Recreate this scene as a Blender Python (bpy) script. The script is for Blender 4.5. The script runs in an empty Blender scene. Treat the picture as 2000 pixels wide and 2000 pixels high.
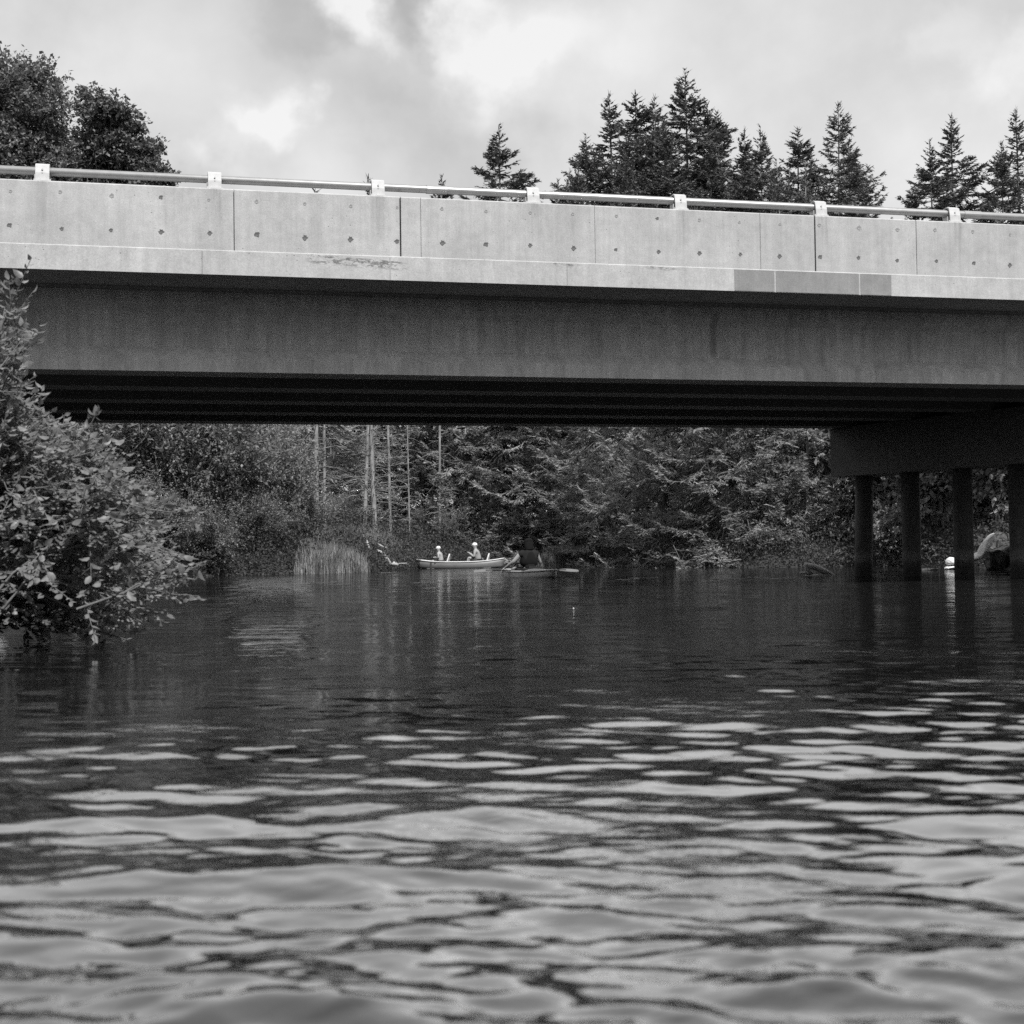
import bpy, math, random
import numpy as np
from mathutils import Vector, Matrix, Euler

# ------------------------------------------------------------------ camera, sky, sun, exposure
SC = bpy.context.scene
COL = SC.collection
R = math.radians
PITCH, ROLL, CAMH, FPX = .0288, .0135, .55, 2857.0

cam_d = bpy.data.cameras.new('camera')
cam = bpy.data.objects.new('camera', cam_d)
COL.objects.link(cam)
_r0 = Vector((1, 0, 0)); _u0 = Vector((0, -math.sin(PITCH), math.cos(PITCH)))
_f = Vector((0, math.cos(PITCH), math.sin(PITCH)))
_c, _s = math.cos(ROLL), math.sin(ROLL)
CR = _r0 * _c - _u0 * _s
CU = _r0 * _s + _u0 * _c
M = Matrix((CR, CU, -_f)).transposed().to_4x4()
M.translation = Vector((0, 0, CAMH))
cam.matrix_world = M
cam_d.sensor_fit = 'HORIZONTAL'
cam_d.sensor_width = 56.0
cam_d.lens = 56.0 * FPX / 2000.0
cam_d.clip_start = .05
cam_d.clip_end = 3000
cam_d.dof.use_dof = True
cam_d.dof.focus_distance = 32
cam_d.dof.aperture_fstop = 8.5
SC.camera = cam

SUN_EL, SUN_AZ = 51.0, 22.0        # behind the camera, to the right of it
world = bpy.data.worlds.new('World'); SC.world = world
world.use_nodes = True
SC.view_settings.view_transform = 'Standard'
SC.view_settings.look = 'None'
SC.view_settings.exposure = 0.35
SC.view_settings.gamma = 1.0
SC.view_settings.use_curve_mapping = False
try:
    SC.cycles.max_bounces = 8
    SC.cycles.transparent_max_bounces = 6
    SC.cycles.use_denoising = False
    SC.cycles.caustics_reflective = False
except Exception:
    pass

sun_d = bpy.data.lights.new('sun', 'SUN')
sun_d.energy = 4.2
sun_d.angle = R(.6)
sun_d.color = (1, .995, .985)
sun = bpy.data.objects.new('sun', sun_d); COL.objects.link(sun)
_el, _az = R(SUN_EL), R(SUN_AZ)
SUNV = Vector((math.sin(_az) * math.cos(_el), -math.cos(_az) * math.cos(_el), math.sin(_el)))
sun.rotation_euler = SUNV.to_track_quat('Z', 'Y').to_euler()

def ray(px, py):
    return (_f + CR * ((px - 1000) / FPX) - CU * ((py - 1000) / FPX))
def at(px, py, Y):
    d = ray(px, py)
    return Vector((0, 0, CAMH)) + d * (Y / d.y)
def gx(px, Y, py=1080):
    return at(px, py, Y).x

def build_world():
    nt = world.node_tree; N = nt.nodes; L = nt.links
    N.clear()
    out = N.new('ShaderNodeOutputWorld'); bg = N.new('ShaderNodeBackground')
    bg.inputs['Strength'].default_value = .1
    L.new(bg.outputs[0], out.inputs[0])
    sky = N.new('ShaderNodeTexSky'); sky.sky_type = 'NISHITA'; sky.sun_disc = False
    sky.sun_elevation = R(SUN_EL); sky.sun_rotation = R(180 - SUN_AZ)
    bw = N.new('ShaderNodeRGBToBW'); L.new(sky.outputs[0], bw.inputs[0])
    tc = N.new('ShaderNodeTexCoord')
    def mth(op, a, b=None, c=None, clamp=False):
        m = N.new('ShaderNodeMath'); m.operation = op; m.use_clamp = clamp
        for i, v in enumerate((a, b, c)):
            if v is None: continue
            if isinstance(v, (int, float)): m.inputs[i].default_value = v
            else: L.new(v, m.inputs[i])
        return m.outputs[0]
    def vm(op, a, b):
        m = N.new('ShaderNodeVectorMath'); m.operation = op
        for i, v in enumerate((a, b)):
            if isinstance(v, (tuple, list, Vector)): m.inputs[i].default_value = tuple(v)
            else: L.new(v, m.inputs[i])
        return m
    D = tc.outputs['Generated']
    # layered cloud deck: project the view direction on a flat layer
    sep = N.new('ShaderNodeSeparateXYZ'); L.new(D, sep.inputs[0])
    zz = mth('ADD', mth('MAXIMUM', sep.outputs[2], 0.0), .35)
    dv = vm('DIVIDE', D, (1, 1, 1))
    cb = N.new('ShaderNodeCombineXYZ')
    for i in range(3): L.new(zz, cb.inputs[i])
    L.new(cb.outputs[0], dv.inputs[1])
    n1 = N.new('ShaderNodeTexNoise'); n1.inputs['Scale'].default_value = 2.6
    n1.inputs['Detail'].default_value = 7; n1.inputs['Roughness'].default_value = .52
    n1.inputs['Distortion'].default_value = .35
    L.new(dv.outputs[0], n1.inputs['Vector'])
    n2 = N.new('ShaderNodeTexNoise'); n2.inputs['Scale'].default_value = 9
    n2.inputs['Detail'].default_value = 6; n2.inputs['Roughness'].default_value = .55
    L.new(D, n2.inputs['Vector'])
    warp = vm('SUBTRACT', n2.outputs['Color'], (.5, .5, .5))
    wsc = vm('SCALE', warp.outputs[0], (0, 0, 0)); wsc.inputs['Scale'].default_value = .16
    DW = vm('ADD', D, wsc.outputs[0]).outputs[0]
    V = mth('ADD', mth('MULTIPLY', mth('SUBTRACT', n1.outputs[0], .5), .30), .605)
    V = mth('ADD', V, mth('MULTIPLY', mth('SUBTRACT', n2.outputs[0], .5), .42))
    blobs = [(965, 110, 150, .12, .6), (900, 60, 90, .08, .6), (1010, 60, 120, .08, .6), (1090, 35, 110, .12, .6), (672, 18, 75, .22, .45), (1010, 150, 110, .08, .6),
             (200, 110, 260, .07, .9), (515, 235, 80, .17, .35), (420, 295, 100, .14, .5), (1500, 120, 260, .03, .9), (330, 300, 70, .08, .6), (1810, 95, 90, .08, .5),
             (1985, 150, 120, .14, .6), (1240, 20, 130, .06, .8), (600, 340, 160, .06, .8), (480, 180, 70, .06, .6),
             (565, 25, 100, -.15, .5), (795, 15, 85, -.22, .45), (780, 190, 130, -.08, .7), (950, 245, 170, -.10, .6),
             (650, 170, 110, -.06, .8), (1130, 270, 120, -.04, .9), (60, 60, 150, -.02, .9)]
    for (x, y, r, a, soft) in blobs:
        d = ray(x, y).normalized()
        ds = vm('DISTANCE', DW, d)
        mr = N.new('ShaderNodeMapRange'); mr.interpolation_type = 'SMOOTHSTEP'
        rr = r / FPX * 1.15
        mr.inputs[1].default_value = rr; mr.inputs[2].default_value = rr * (1 - soft) * .5
        mr.inputs[3].default_value = 0; mr.inputs[4].default_value = a
        L.new(ds.outputs['Value'], mr.inputs[0])
        V = mth('ADD', V, mr.outputs[0])
    V = mth('MINIMUM', mth('MAXIMUM', V, .2), .80)
    cloud = mth('MULTIPLY', V, 10.0)
    mix = N.new('ShaderNodeMix'); mix.data_type = 'FLOAT'
    mix.inputs[0].default_value = .82
    L.new(bw.outputs[0], mix.inputs[2]); L.new(cloud, mix.inputs[3])
    L.new(mix.outputs[0], bg.inputs[0])
build_world()

# ------------------------------------------------------------------ helpers
rng = np.random.default_rng(11)
random.seed(5)

def tag(o, label=None, cat=None, group=None, kind=None):
    if label: o['label'] = label
    if cat: o['category'] = cat
    if group: o['group'] = group
    if kind: o['kind'] = kind
    return o
def empty(name, loc=(0, 0, 0), rz=0):
    o = bpy.data.objects.new(name, None); COL.objects.link(o)
    o.location = loc; o.rotation_euler = (0, 0, rz); o.empty_display_size = .2
    return o
def link(name, me, parent=None, loc=None, rot=None):
    o = bpy.data.objects.new(name, me); COL.objects.link(o)
    if parent: o.parent = parent
    if loc is not None: o.location = loc
    if rot is not None: o.rotation_euler = rot
    return o
def copy_tree(o, parent=None):
    c = o.copy(); COL.objects.link(c)
    if parent: c.parent = parent
    for ch in list(o.children): copy_tree(ch, c)
    return c

class MB:
    """collects vertices and faces of ONE mesh"""
    def __init__(s): s.v = []; s.f = []
    def add(s, vs, fs):
        n = len(s.v); s.v += [tuple(p) for p in vs]; s.f += [tuple(i + n for i in f) for f in fs]
    def box(s, x0, x1, y0, y1, z0, z1, bev=0):
        if bev <= 0:
            s.add([(x, y, z) for x in (x0, x1) for y in (y0, y1) for z in (z0, z1)],
                  [(0, 1, 3, 2), (4, 6, 7, 5), (0, 4, 5, 1), (2, 3, 7, 6), (0, 2, 6, 4), (1, 5, 7, 3)])
        else:
            b = bev
            # chamfer on the edges that run along x, and at the ends
            prof = [(y0 + b, z0), (y1 - b, z0), (y1, z0 + b), (y1, z1 - b), (y1 - b, z1), (y0 + b, z1), (y0, z1 - b), (y0, z0 + b)]
            s.prism(prof, x0, x1)
    def prism(s, prof, x0, x1):
        n = len(prof)
        s.add([(x0, y, z) for y, z in prof] + [(x1, y, z) for y, z in prof],
              [(i, i + n, (i + 1) % n + n, (i + 1) % n) for i in range(n)] + [tuple(range(n)), tuple(reversed(range(n, 2 * n)))])
    def tube(s, pts, rad, n=8, caps=True):
        pts = [Vector(p) for p in pts]
        if not hasattr(rad, '__len__'): rad = [rad] * len(pts)
        rings = []
        up = Vector((0, 0, 1))
        d0 = (pts[1] - pts[0]).normalized()
        a = d0.cross(up)
        if a.length < .1: a = d0.cross(Vector((1, 0, 0)))
        a.normalize()
        vs = []
        for i, p in enumerate(pts):
            d = (pts[min(i + 1, len(pts) - 1)] - pts[max(i - 1, 0)]).normalized()
            a = (a - d * a.dot(d)).normalized(); b = d.cross(a)
            for k in range(n):
                t = 2 * math.pi * k / n
                vs.append(p + (a * math.cos(t) + b * math.sin(t)) * rad[i])
        fs = []
        for i in range(len(pts) - 1):
            for k in range(n):
                k2 = (k + 1) % n
                fs.append((i * n + k, i * n + k2, (i + 1) * n + k2, (i + 1) * n + k))
        if caps:
            fs.append(tuple(reversed(range(n)))); fs.append(tuple(range((len(pts) - 1) * n, len(pts) * n)))
        s.add(vs, fs)
    def mesh(s, name, mat, smooth=False):
        me = bpy.data.meshes.new(name); me.from_pydata(s.v, [], s.f)
        if mat: me.materials.append(mat)
        if smooth: me.shade_smooth()
        me.update()
        return me
    def build(s, name, mat, parent=None, smooth=False, loc=None, rot=None):
        return link(name, s.mesh(name, mat, smooth), parent, loc, rot)

def np_mesh(name, V, F, mat, smooth=False):
    """V (n,3); F (m,k) all faces of k corners"""
    me = bpy.data.meshes.new(name)
    V = np.ascontiguousarray(V, dtype=np.float32); F = np.ascontiguousarray(F, dtype=np.int32)
    m, k = F.shape
    me.vertices.add(len(V)); me.vertices.foreach_set('co', V.ravel())
    me.loops.add(m * k); me.loops.foreach_set('vertex_index', F.ravel())
    me.polygons.add(m)
    me.polygons.foreach_set('loop_start', np.arange(m, dtype=np.int32) * k)
    me.polygons.foreach_set('loop_total', np.full(m, k, dtype=np.int32))
    if smooth: me.polygons.foreach_set('use_smooth', np.ones(m, dtype=bool))
    if mat: me.materials.append(mat)
    me.update(calc_edges=True)
    return me

def nrm(a):
    return a / np.maximum(np.linalg.norm(a, axis=-1, keepdims=True), 1e-9)
def cards(C, U, W, ln, wd, shape='rhomb'):
    """leaf faces: C base point, U direction, W side direction; kite shaped quads"""
    ln = np.asarray(ln)[:, None]; wd = np.asarray(wd)[:, None]
    U = nrm(U); W = nrm(W - U * (W * U).sum(1, keepdims=True))
    if shape == 'kite':
        P = np.stack([C, C + U * ln * .45 + W * wd * .5, C + U * ln, C + U * ln * .45 - W * wd * .5], 1)
    else:
        P = np.stack([C - W * wd * .35, C + W * wd * .35, C + U * ln + W * wd * .12, C + U * ln - W * wd * .12], 1)
    n = len(C)
    return P.reshape(-1, 3), np.arange(4 * n).reshape(n, 4)
def leaf6(C, U, W, ln, wd, fold=.25):
    """a folded pointed leaf: 8 corners, 6 faces as quads (3 each side)"""
    ln = np.asarray(ln)[:, None]; wd = np.asarray(wd)[:, None]
    U = nrm(U); W = nrm(W - U * (W * U).sum(1, keepdims=True)); Nn = np.cross(U, W)
    def pt(a, b, c): return C + U * ln * a + W * wd * b + Nn * ln * c
    m0 = pt(0, 0, 0); m1 = pt(.33, 0, .02); m2 = pt(.7, 0, -.02); m3 = pt(1, 0, -.12)
    P = np.stack([m0, m1, m2, m3, pt(.12, .28, fold * .2), pt(.36, .5, fold * .45), pt(.72, .34, fold * .25),
                  pt(.12, -.28, fold * .2), pt(.36, -.5, fold * .45), pt(.72, -.34, fold * .25)], 1)
    fs = np.array([[0, 1, 5, 4], [1, 2, 6, 5], [0, 7, 8, 1], [1, 8, 9, 2], [2, 3, 6, 6], [2, 9, 3, 3]])[:4]
    tri = None
    n = len(C)
    F = (np.arange(n)[:, None, None] * 10 + fs[None]).reshape(-1, 4)
    # tip faces as quads (m2, m3, side point) -> use both tips in one quad each side degenerate-free
    T = (np.arange(n)[:, None, None] * 10 + np.array([[2, 9, 3, 6]])[None]).reshape(-1, 4)
    return P.reshape(-1, 3), np.concatenate([F, T])

# ------------------------------------------------------------------ materials (grey: the photograph is black and white)
def newmat(name):
    m = bpy.data.materials.new(name); m.use_nodes = True
    nt = m.node_tree; nt.nodes.clear()
    o = nt.nodes.new('ShaderNodeOutputMaterial'); p = nt.nodes.new('ShaderNodeBsdfPrincipled')
    nt.links.new(p.outputs[0], o.inputs[0])
    return m, nt, p
class NB:
    def __init__(s, nt): s.nt = nt; s.N = nt.nodes; s.L = nt.links
    def plug(s, inp, v):
        if isinstance(v, (int, float)): inp.default_value = v
        elif isinstance(v, (tuple, list)): inp.default_value = v
        else: s.L.new(v, inp)
    def m(s, op, a, b=0., clamp=False):
        n = s.N.new('ShaderNodeMath'); n.operation = op; n.use_clamp = clamp
        s.plug(n.inputs[0], a); s.plug(n.inputs[1], b); return n.outputs[0]
    def noise(s, vec, scale, detail=4, rough=.55, dist=0):
        n = s.N.new('ShaderNodeTexNoise'); s.L.new(vec, n.inputs['Vector'])
        n.inputs['Scale'].default_value = scale; n.inputs['Detail'].default_value = detail
        n.inputs['Roughness'].default_value = rough; n.inputs['Distortion'].default_value = dist
        return n.outputs[0]
    def mapping(s, vec, sc=(1, 1, 1), loc=(0, 0, 0)):
        n = s.N.new('ShaderNodeMapping'); s.L.new(vec, n.inputs[0]); n.inputs['Scale'].default_value = sc
        n.inputs['Location'].default_value = loc
        return n.outputs[0]
    def rng(s, v, a, b, c, d, smooth=False):
        n = s.N.new('ShaderNodeMapRange'); s.plug(n.inputs[0], v)
        if smooth: n.interpolation_type = 'SMOOTHSTEP'
        for i, x in enumerate((a, b, c, d)): n.inputs[i + 1].default_value = x
        return n.outputs[0]
    def tc(s, k='Object'):
        return s.N.new('ShaderNodeTexCoord').outputs[k]
    def bump(s, h, strength, dist):
        b = s.N.new('ShaderNodeBump'); b.inputs['Strength'].default_value = strength
        b.inputs['Distance'].default_value = dist; s.L.new(h, b.inputs['Height']); return b.outputs[0]

def plain(name, val, rough=.6, var=.15, scale=6, metal=0, spec=.4, bump=0):
    m, nt, p = newmat(name); b = NB(nt)
    n = b.noise(b.tc(), scale, 4)
    v = b.m('MULTIPLY', val, b.rng(n, .25, .75, 1 - var, 1 + var))
    nt.links.new(v, p.inputs['Base Color'])
    p.inputs['Roughness'].default_value = rough; p.inputs['Metallic'].default_value = metal
    p.inputs['Specular IOR Level'].default_value = spec
    if bump: nt.links.new(b.bump(n, .6, bump), p.inputs['Normal'])
    return m

def concrete(name, val, streak=.12, pits=True, stains=(), spall=None, posts=False):
    m, nt, p = newmat(name); b = NB(nt); c = b.tc('Generated')
    geo = nt.nodes.new('ShaderNodeNewGeometry')
    # bridge-local metres: use the object's own coordinates (all bridge parts share the bridge's axes)
    c = b.tc('Object')
    big = b.noise(c, .9, 5, .6)
    mid = b.noise(c, 7, 5, .65)
    fine = b.noise(c, 55, 3, .7)
    st = b.noise(b.mapping(c, (3.5, 3.5, .35)), 1.4, 6, .7, .25)
    st2 = b.noise(b.mapping(c, (16, 16, .5)), 1.5, 4, .6)
    v = b.m('MULTIPLY', val, b.rng(big, .3, .7, .84, 1.10))
    v = b.m('MULTIPLY', v, b.rng(mid, .25, .75, .86, 1.12))
    v = b.m('MULTIPLY', v, b.rng(fine, .2, .8, .78, 1.2))
    v = b.m('MULTIPLY', v, b.rng(st, .35, .75, 1 + streak * .3, 1 - streak))
    v = b.m('MULTIPLY', v, b.rng(st2, .45, .75, 1.01, 1 - streak * .5))
    h = b.m('ADD', b.m('MULTIPLY', mid, .5), b.m('MULTIPLY', fine, .35))
    if pits:
        vo = nt.nodes.new('ShaderNodeTexVoronoi'); nt.links.new(c, vo.inputs['Vector']); vo.inputs['Scale'].default_value = 13
        msk = b.noise(c, 1.7, 3)
        hole = b.m('MULTIPLY', b.rng(vo.outputs['Distance'], .06, .11, 1, 0), b.rng(msk, .52, .60, 0, 1))
        v = b.m('MULTIPLY', v, b.rng(hole, 0, 1, 1, .42))
        h = b.m('SUBTRACT', h, b.m('MULTIPLY', hole, 1.2))
        vo2 = nt.nodes.new('ShaderNodeTexVoronoi'); nt.links.new(c, vo2.inputs['Vector']); vo2.inputs['Scale'].default_value = 37
        hole2 = b.m('MULTIPLY', b.rng(vo2.outputs['Distance'], .07, .14, 1, 0), b.rng(b.noise(c, 3.1, 2), .5, .6, 0, 1))
        v = b.m('MULTIPLY', v, b.rng(hole2, 0, 1, 1, .7))
    if posts:                                  # faint run-off marks below the rail posts
        sp_ = nt.nodes.new('ShaderNodeSeparateXYZ'); nt.links.new(c, sp_.inputs[0])
        q_ = b.m('MULTIPLY', b.m('SUBTRACT', b.m('FRACT', b.m('ADD', b.m('DIVIDE', b.m('SUBTRACT', sp_.outputs[0], .375), 2.131), 100.5)), .5), 2.131)
        q_ = b.m('ABSOLUTE', b.m('ADD', q_, b.m('MULTIPLY', b.m('SUBTRACT', mid, .5), .12)))
        k_ = b.m('MULTIPLY', b.rng(q_, .03, .13, 1, 0, True), b.rng(sp_.outputs[2], 4.65, 5.33, 0, .16))
        v = b.m('MULTIPLY', v, b.m('SUBTRACT', 1., b.m('MULTIPLY', k_, b.rng(st2, .35, .6, .5, 1.5))))
        edge = b.m('MULTIPLY', b.rng(sp_.outputs[2], 4.52, 4.60, 1, 0), b.rng(mid, .4, .65, 0, 1))
        v = b.m('MULTIPLY', v, b.m('SUBTRACT', 1., b.m('MULTIPLY', edge, .22)))
    if stains or spall:
        sp = nt.nodes.new('ShaderNodeSeparateXYZ'); nt.links.new(c, sp.inputs[0])
        X, Z = sp.outputs[0], sp.outputs[2]
        wob = b.m('MULTIPLY', b.m('SUBTRACT', b.noise(b.mapping(c, (3, 3, 1.2)), 1.5, 4), .5), .10)
        for (u, w, z0, z1, a) in stains:
            d = b.m('ABSOLUTE', b.m('SUBTRACT', b.m('ADD', X, wob), u))
            k = b.rng(d, w * .25, w, a, 0, True)
            k = b.m('MULTIPLY', k, b.rng(Z, z0, z0 + .10, 0, 1)); k = b.m('MULTIPLY', k, b.rng(Z, z1 - .08, z1, 1, 0))
            k = b.m('MULTIPLY', k, b.rng(st2, .3, .6, .6, 1))
            v = b.m('MULTIPLY', v, b.m('SUBTRACT', 1., k))
        if spall:
            for (u0, u1, z0, z1) in spall:
                k = b.m('MULTIPLY', b.rng(X, u0, u0 + .12, 0, 1), b.rng(X, u1 - .2, u1, 1, 0))
                zz = b.m('ADD', Z, b.m('MULTIPLY', b.m('SUBTRACT', X, u0), .05))
                k = b.m('MULTIPLY', k, b.m('MULTIPLY', b.rng(zz, z0, z0 + .05, 0, 1), b.rng(zz, z1, z1 + .01, 1, 0)))
                k = b.m('MULTIPLY', k, b.rng(b.noise(b.mapping(c, (7, 7, 22)), 1.3, 5, .75, .6), .48, .56, 0, 1))
                v = b.m('MULTIPLY', v, b.rng(k, 0, 1, 1, .38)); h = b.m('SUBTRACT', h, b.m('MULTIPLY', k, .8))
    nt.links.new(v, p.inputs['Base Color'])
    p.inputs['Roughness'].default_value = .88; p.inputs['Specular IOR Level'].default_value = .25
    nt.links.new(b.bump(h, .5, .006), p.inputs['Normal'])
    return m

def foliage(name, val, var=.35, trans=.3, rough=.5, scale=1.3, spec=.35):
    m, nt, p = newmat(name); b = NB(nt)
    c = b.tc(); oi = nt.nodes.new('ShaderNodeObjectInfo')
    n = b.noise(c, scale, 3, .6); n2 = b.noise(c, scale * 9, 2, .6)
    v = b.m('MULTIPLY', val, b.rng(n, .3, .7, 1 - var, 1 + var))
    v = b.m('MULTIPLY', v, b.rng(n2, .3, .7, .65, 1.4))
    v = b.m('MULTIPLY', v, b.rng(oi.outputs['Random'], 0, 1, .82, 1.15))
    nt.links.new(v, p.inputs['Base Color'])
    p.inputs['Roughness'].default_value = rough; p.inputs['Specular IOR Level'].default_value = spec
    t = nt.nodes.new('ShaderNodeBsdfTranslucent'); nt.links.new(v, t.inputs[0])
    mx = nt.nodes.new('ShaderNodeMixShader'); mx.inputs[0].default_value = trans
    out = [x for x in nt.nodes if x.type == 'OUTPUT_MATERIAL'][0]
    nt.links.new(p.outputs[0], mx.inputs[1]); nt.links.new(t.outputs[0], mx.inputs[2]); nt.links.new(mx.outputs[0], out.inputs[0])
    return m

def bark(name, val, var=.4):
    m, nt, p = newmat(name); b = NB(nt); c = b.tc()
    n = b.noise(b.mapping(c, (9, 9, 1.4)), 2.2, 5, .7); n2 = b.noise(c, 1.6, 3)
    v = b.m('MULTIPLY', val, b.rng(n, .3, .7, 1 - var, 1 + var)); v = b.m('MULTIPLY', v, b.rng(n2, .3, .7, .7, 1.2))
    nt.links.new(v, p.inputs['Base Color']); p.inputs['Roughness'].default_value = .9
    nt.links.new(b.bump(n, .7, .02), p.inputs['Normal'])
    return m

def rock_mat():
    m, nt, p = newmat('grey_boulder'); b = NB(nt); c = b.tc('Object')
    n = b.noise(c, 3.5, 6, .7, .4); n2 = b.noise(c, 17, 4, .7)
    vo = nt.nodes.new('ShaderNodeTexVoronoi'); vo.feature = 'DISTANCE_TO_EDGE'; vo.inputs['Scale'].default_value = 2.6
    ad = nt.nodes.new('ShaderNodeVectorMath'); ad.operation = 'ADD'; nt.links.new(c, ad.inputs[0])
    cv = nt.nodes.new('ShaderNodeCombineXYZ')
    for i_ in range(3): nt.links.new(b.m('MULTIPLY', n, .5), cv.inputs[i_])
    nt.links.new(cv.outputs[0], ad.inputs[1]); nt.links.new(ad.outputs[0], vo.inputs['Vector'])
    crack = b.rng(vo.outputs['Distance'], .0, .07, 0, 1)
    v = b.m('MULTIPLY', .085, b.rng(n, .3, .7, .45, 1.7)); v = b.m('MULTIPLY', v, b.rng(n2, .3, .7, .6, 1.4)); v = b.m('MULTIPLY', v, b.rng(crack, 0, 1, .2, 1))
    nt.links.new(v, p.inputs['Base Color']); p.inputs['Roughness'].default_value = .95; p.inputs['Specular IOR Level'].default_value = .15
    nt.links.new(b.bump(b.m('ADD', b.m('MULTIPLY', crack, .5), n), .9, .14), p.inputs['Normal'])
    return m
def pile_mat():
    m, nt, p = newmat('dark_pile_steel'); b = NB(nt); c = b.tc('Object')
    sp = nt.nodes.new('ShaderNodeSeparateXYZ'); nt.links.new(c, sp.inputs[0]); Z = sp.outputs[2]
    n = b.noise(b.mapping(c, (3, 3, .7)), 3, 5, .7); n2 = b.noise(c, 14, 4, .7)
    zz = b.m('ADD', Z, b.m('MULTIPLY', b.m('SUBTRACT', n, .5), .22))
    v = b.m('MULTIPLY', .06, b.rng(n, .3, .7, .5, 1.5)); v = b.m('MULTIPLY', v, b.rng(n2, .35, .7, .75, 1.35))
    pale = b.m('MULTIPLY', b.rng(zz, .28, .34, 0, 1), b.rng(zz, .55, .42, 0, 1))
    v = b.m('ADD', v, b.m('MULTIPLY', pale, .07)); v = b.m('MULTIPLY', v, b.rng(zz, .2, .3, .45, 1))
    nt.links.new(v, p.inputs['Base Color']); p.inputs['Roughness'].default_value = .75
    nt.links.new(b.bump(n2, .6, .012), p.inputs['Normal'])
    return m
MAT = dict(
    parapet=concrete('parapet_concrete', .43, .15, posts=True),
    fascia=concrete('fascia_concrete', .43, .14, spall=[(-2.75, -1.35, 4.37, 4.50), (.55, 1.05, 4.45, 4.5), (1.9, 2.5, 4.45, 4.5)]),
    patch=concrete('patched_concrete', .25, .10),
    soffit=concrete('soffit_concrete', .30, .12, False),
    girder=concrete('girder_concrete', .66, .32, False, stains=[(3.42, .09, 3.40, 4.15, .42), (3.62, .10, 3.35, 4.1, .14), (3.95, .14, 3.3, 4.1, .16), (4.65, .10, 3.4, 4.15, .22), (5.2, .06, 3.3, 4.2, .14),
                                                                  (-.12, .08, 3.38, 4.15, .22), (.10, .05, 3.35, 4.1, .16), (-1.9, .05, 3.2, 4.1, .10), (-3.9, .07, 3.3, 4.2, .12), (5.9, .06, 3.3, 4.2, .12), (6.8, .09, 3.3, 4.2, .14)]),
    gshade=concrete('shaded_girder_concrete', .22, .15, False),  # darker copy of the girder concrete, shade under the deck put into its colour
    plug=plain('tie_mortar', .11, .9, .5, 30),
    plug2=plain('tie_mortar_pale', .26, .9, .35, 30),
    steel=plain('galvanised_steel', .36, .42, .12, 9, .55, .5),
    post=plain('pale_post_metal', .47, .6, .12, 14),
    pile=pile_mat(),
    asphalt=plain('asphalt', .05, .9, .2, 20),
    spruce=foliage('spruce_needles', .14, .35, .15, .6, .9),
    spruce_lit=foliage('sunlit_spruce_needles', .34, .4, .38, .6, .8),  # brighter copy of the needles, sun on the lower boughs put into the colour
    maple=foliage('maple_leaves', .15, .3, .3, .5, .8),
    alder=foliage('alder_leaves', .21, .4, .38, .45, 1.1),
    broad=foliage('broad_bright_leaves', .27, .3, .35, .42, 1.0),
    bush=foliage('bush_leaves', .21, .4, .4, .42, 2.0),
    reed=foliage('reed_blades', .22, .25, .3, .6, 2.0),
    fern=foliage('shade_dark_undergrowth', .06, .5, .3, .6, 1.0),  # dark leaf colour carries the shade along the bank
    bark=bark('spruce_bark', .09), pbark=bark('pale_dead_bark', .24, .45), dbark=bark('dark_bark', .09),
    twig=bark('bush_twig', .15, .25),
    drift=bark('bleached_driftwood', .38, .3),
    rock=rock_mat(), wrock=plain('pale_boulder', .74, .9, .12, 4, bump=.05),
    hull=plain('canoe_hull_paint', .15, .45, .12, 4), rim=plain('canoe_rim', .6, .5, .05, 5),
    kayak=plain('kayak_plastic', .42, .45, .1, 4),
    skin=plain('skin', .32, .55, .05, 8), shirt=plain('pale_shirt', .38, .9, .1, 10), shirt2=plain('light_grey_shirt', .30, .9, .1, 10),
    cap=plain('white_cap', .82, .8, .04, 10), dark=plain('black_cloth', .012, 1, .3, 10), hair=plain('dark_hair', .012, .9, .3, 30, 0, .1),
    shorts=plain('dark_shorts', .05, .9, .2, 10), vest=plain('dark_life_vest', .012, 1, .2, 8, 0, .1),
    blackp=plain('black_plastic', .025, .4, .1, 8), whitep=plain('white_plastic', .55, .4, .03, 8),
    pad=foliage('lily_pad', .42, .2, .05, .35, 5, .6), eye=plain('eye', .03, .2, .1, 8),
)

# ground
m, nt, p = newmat('ground'); b = NB(nt); c = b.tc()
n = b.noise(c, .6, 6, .65); n2 = b.noise(c, 9, 5, .7)
v = b.m('MULTIPLY', b.rng(n, .3, .7, .02, .045), b.rng(n2, .3, .7, .6, 1.4))
nt.links.new(v, p.inputs['Base Color']); p.inputs['Roughness'].default_value = .95
nt.links.new(b.bump(n2, .8, .06), p.inputs['Normal'])
MAT['ground'] = m

# water: smooth dark river, fine ripples as relief on top of the modelled waves
m, nt, p = newmat('river_water'); b = NB(nt); c = b.tc()
p.inputs['Base Color'].default_value = (.010, .010, .010, 1)
p.inputs['Roughness'].default_value = .6; p.inputs['Specular IOR Level'].default_value = 0
gl = nt.nodes.new('ShaderNodeBsdfGlossy'); gl.inputs['Roughness'].default_value = .03; gl.inputs['Color'].default_value = (1, 1, 1, 1)
fr = nt.nodes.new('ShaderNodeFresnel'); fr.inputs['IOR'].default_value = 1.333
mx = nt.nodes.new('ShaderNodeMixShader'); out = [x for x in nt.nodes if x.type == 'OUTPUT_MATERIAL'][0]
r1 = b.noise(b.mapping(c, (1, 1.6, 1)), 13, 4, .6, .3); r2 = b.noise(b.mapping(c, (1.2, 2.2, 1)), 2.6, 3, .5, .3)
patch = b.rng(b.noise(c, .55, 2), .42, .66, .12, 1, True)
h = b.m('MULTIPLY', b.m('ADD', b.m('MULTIPLY', r1, .6), r2), patch)
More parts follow.
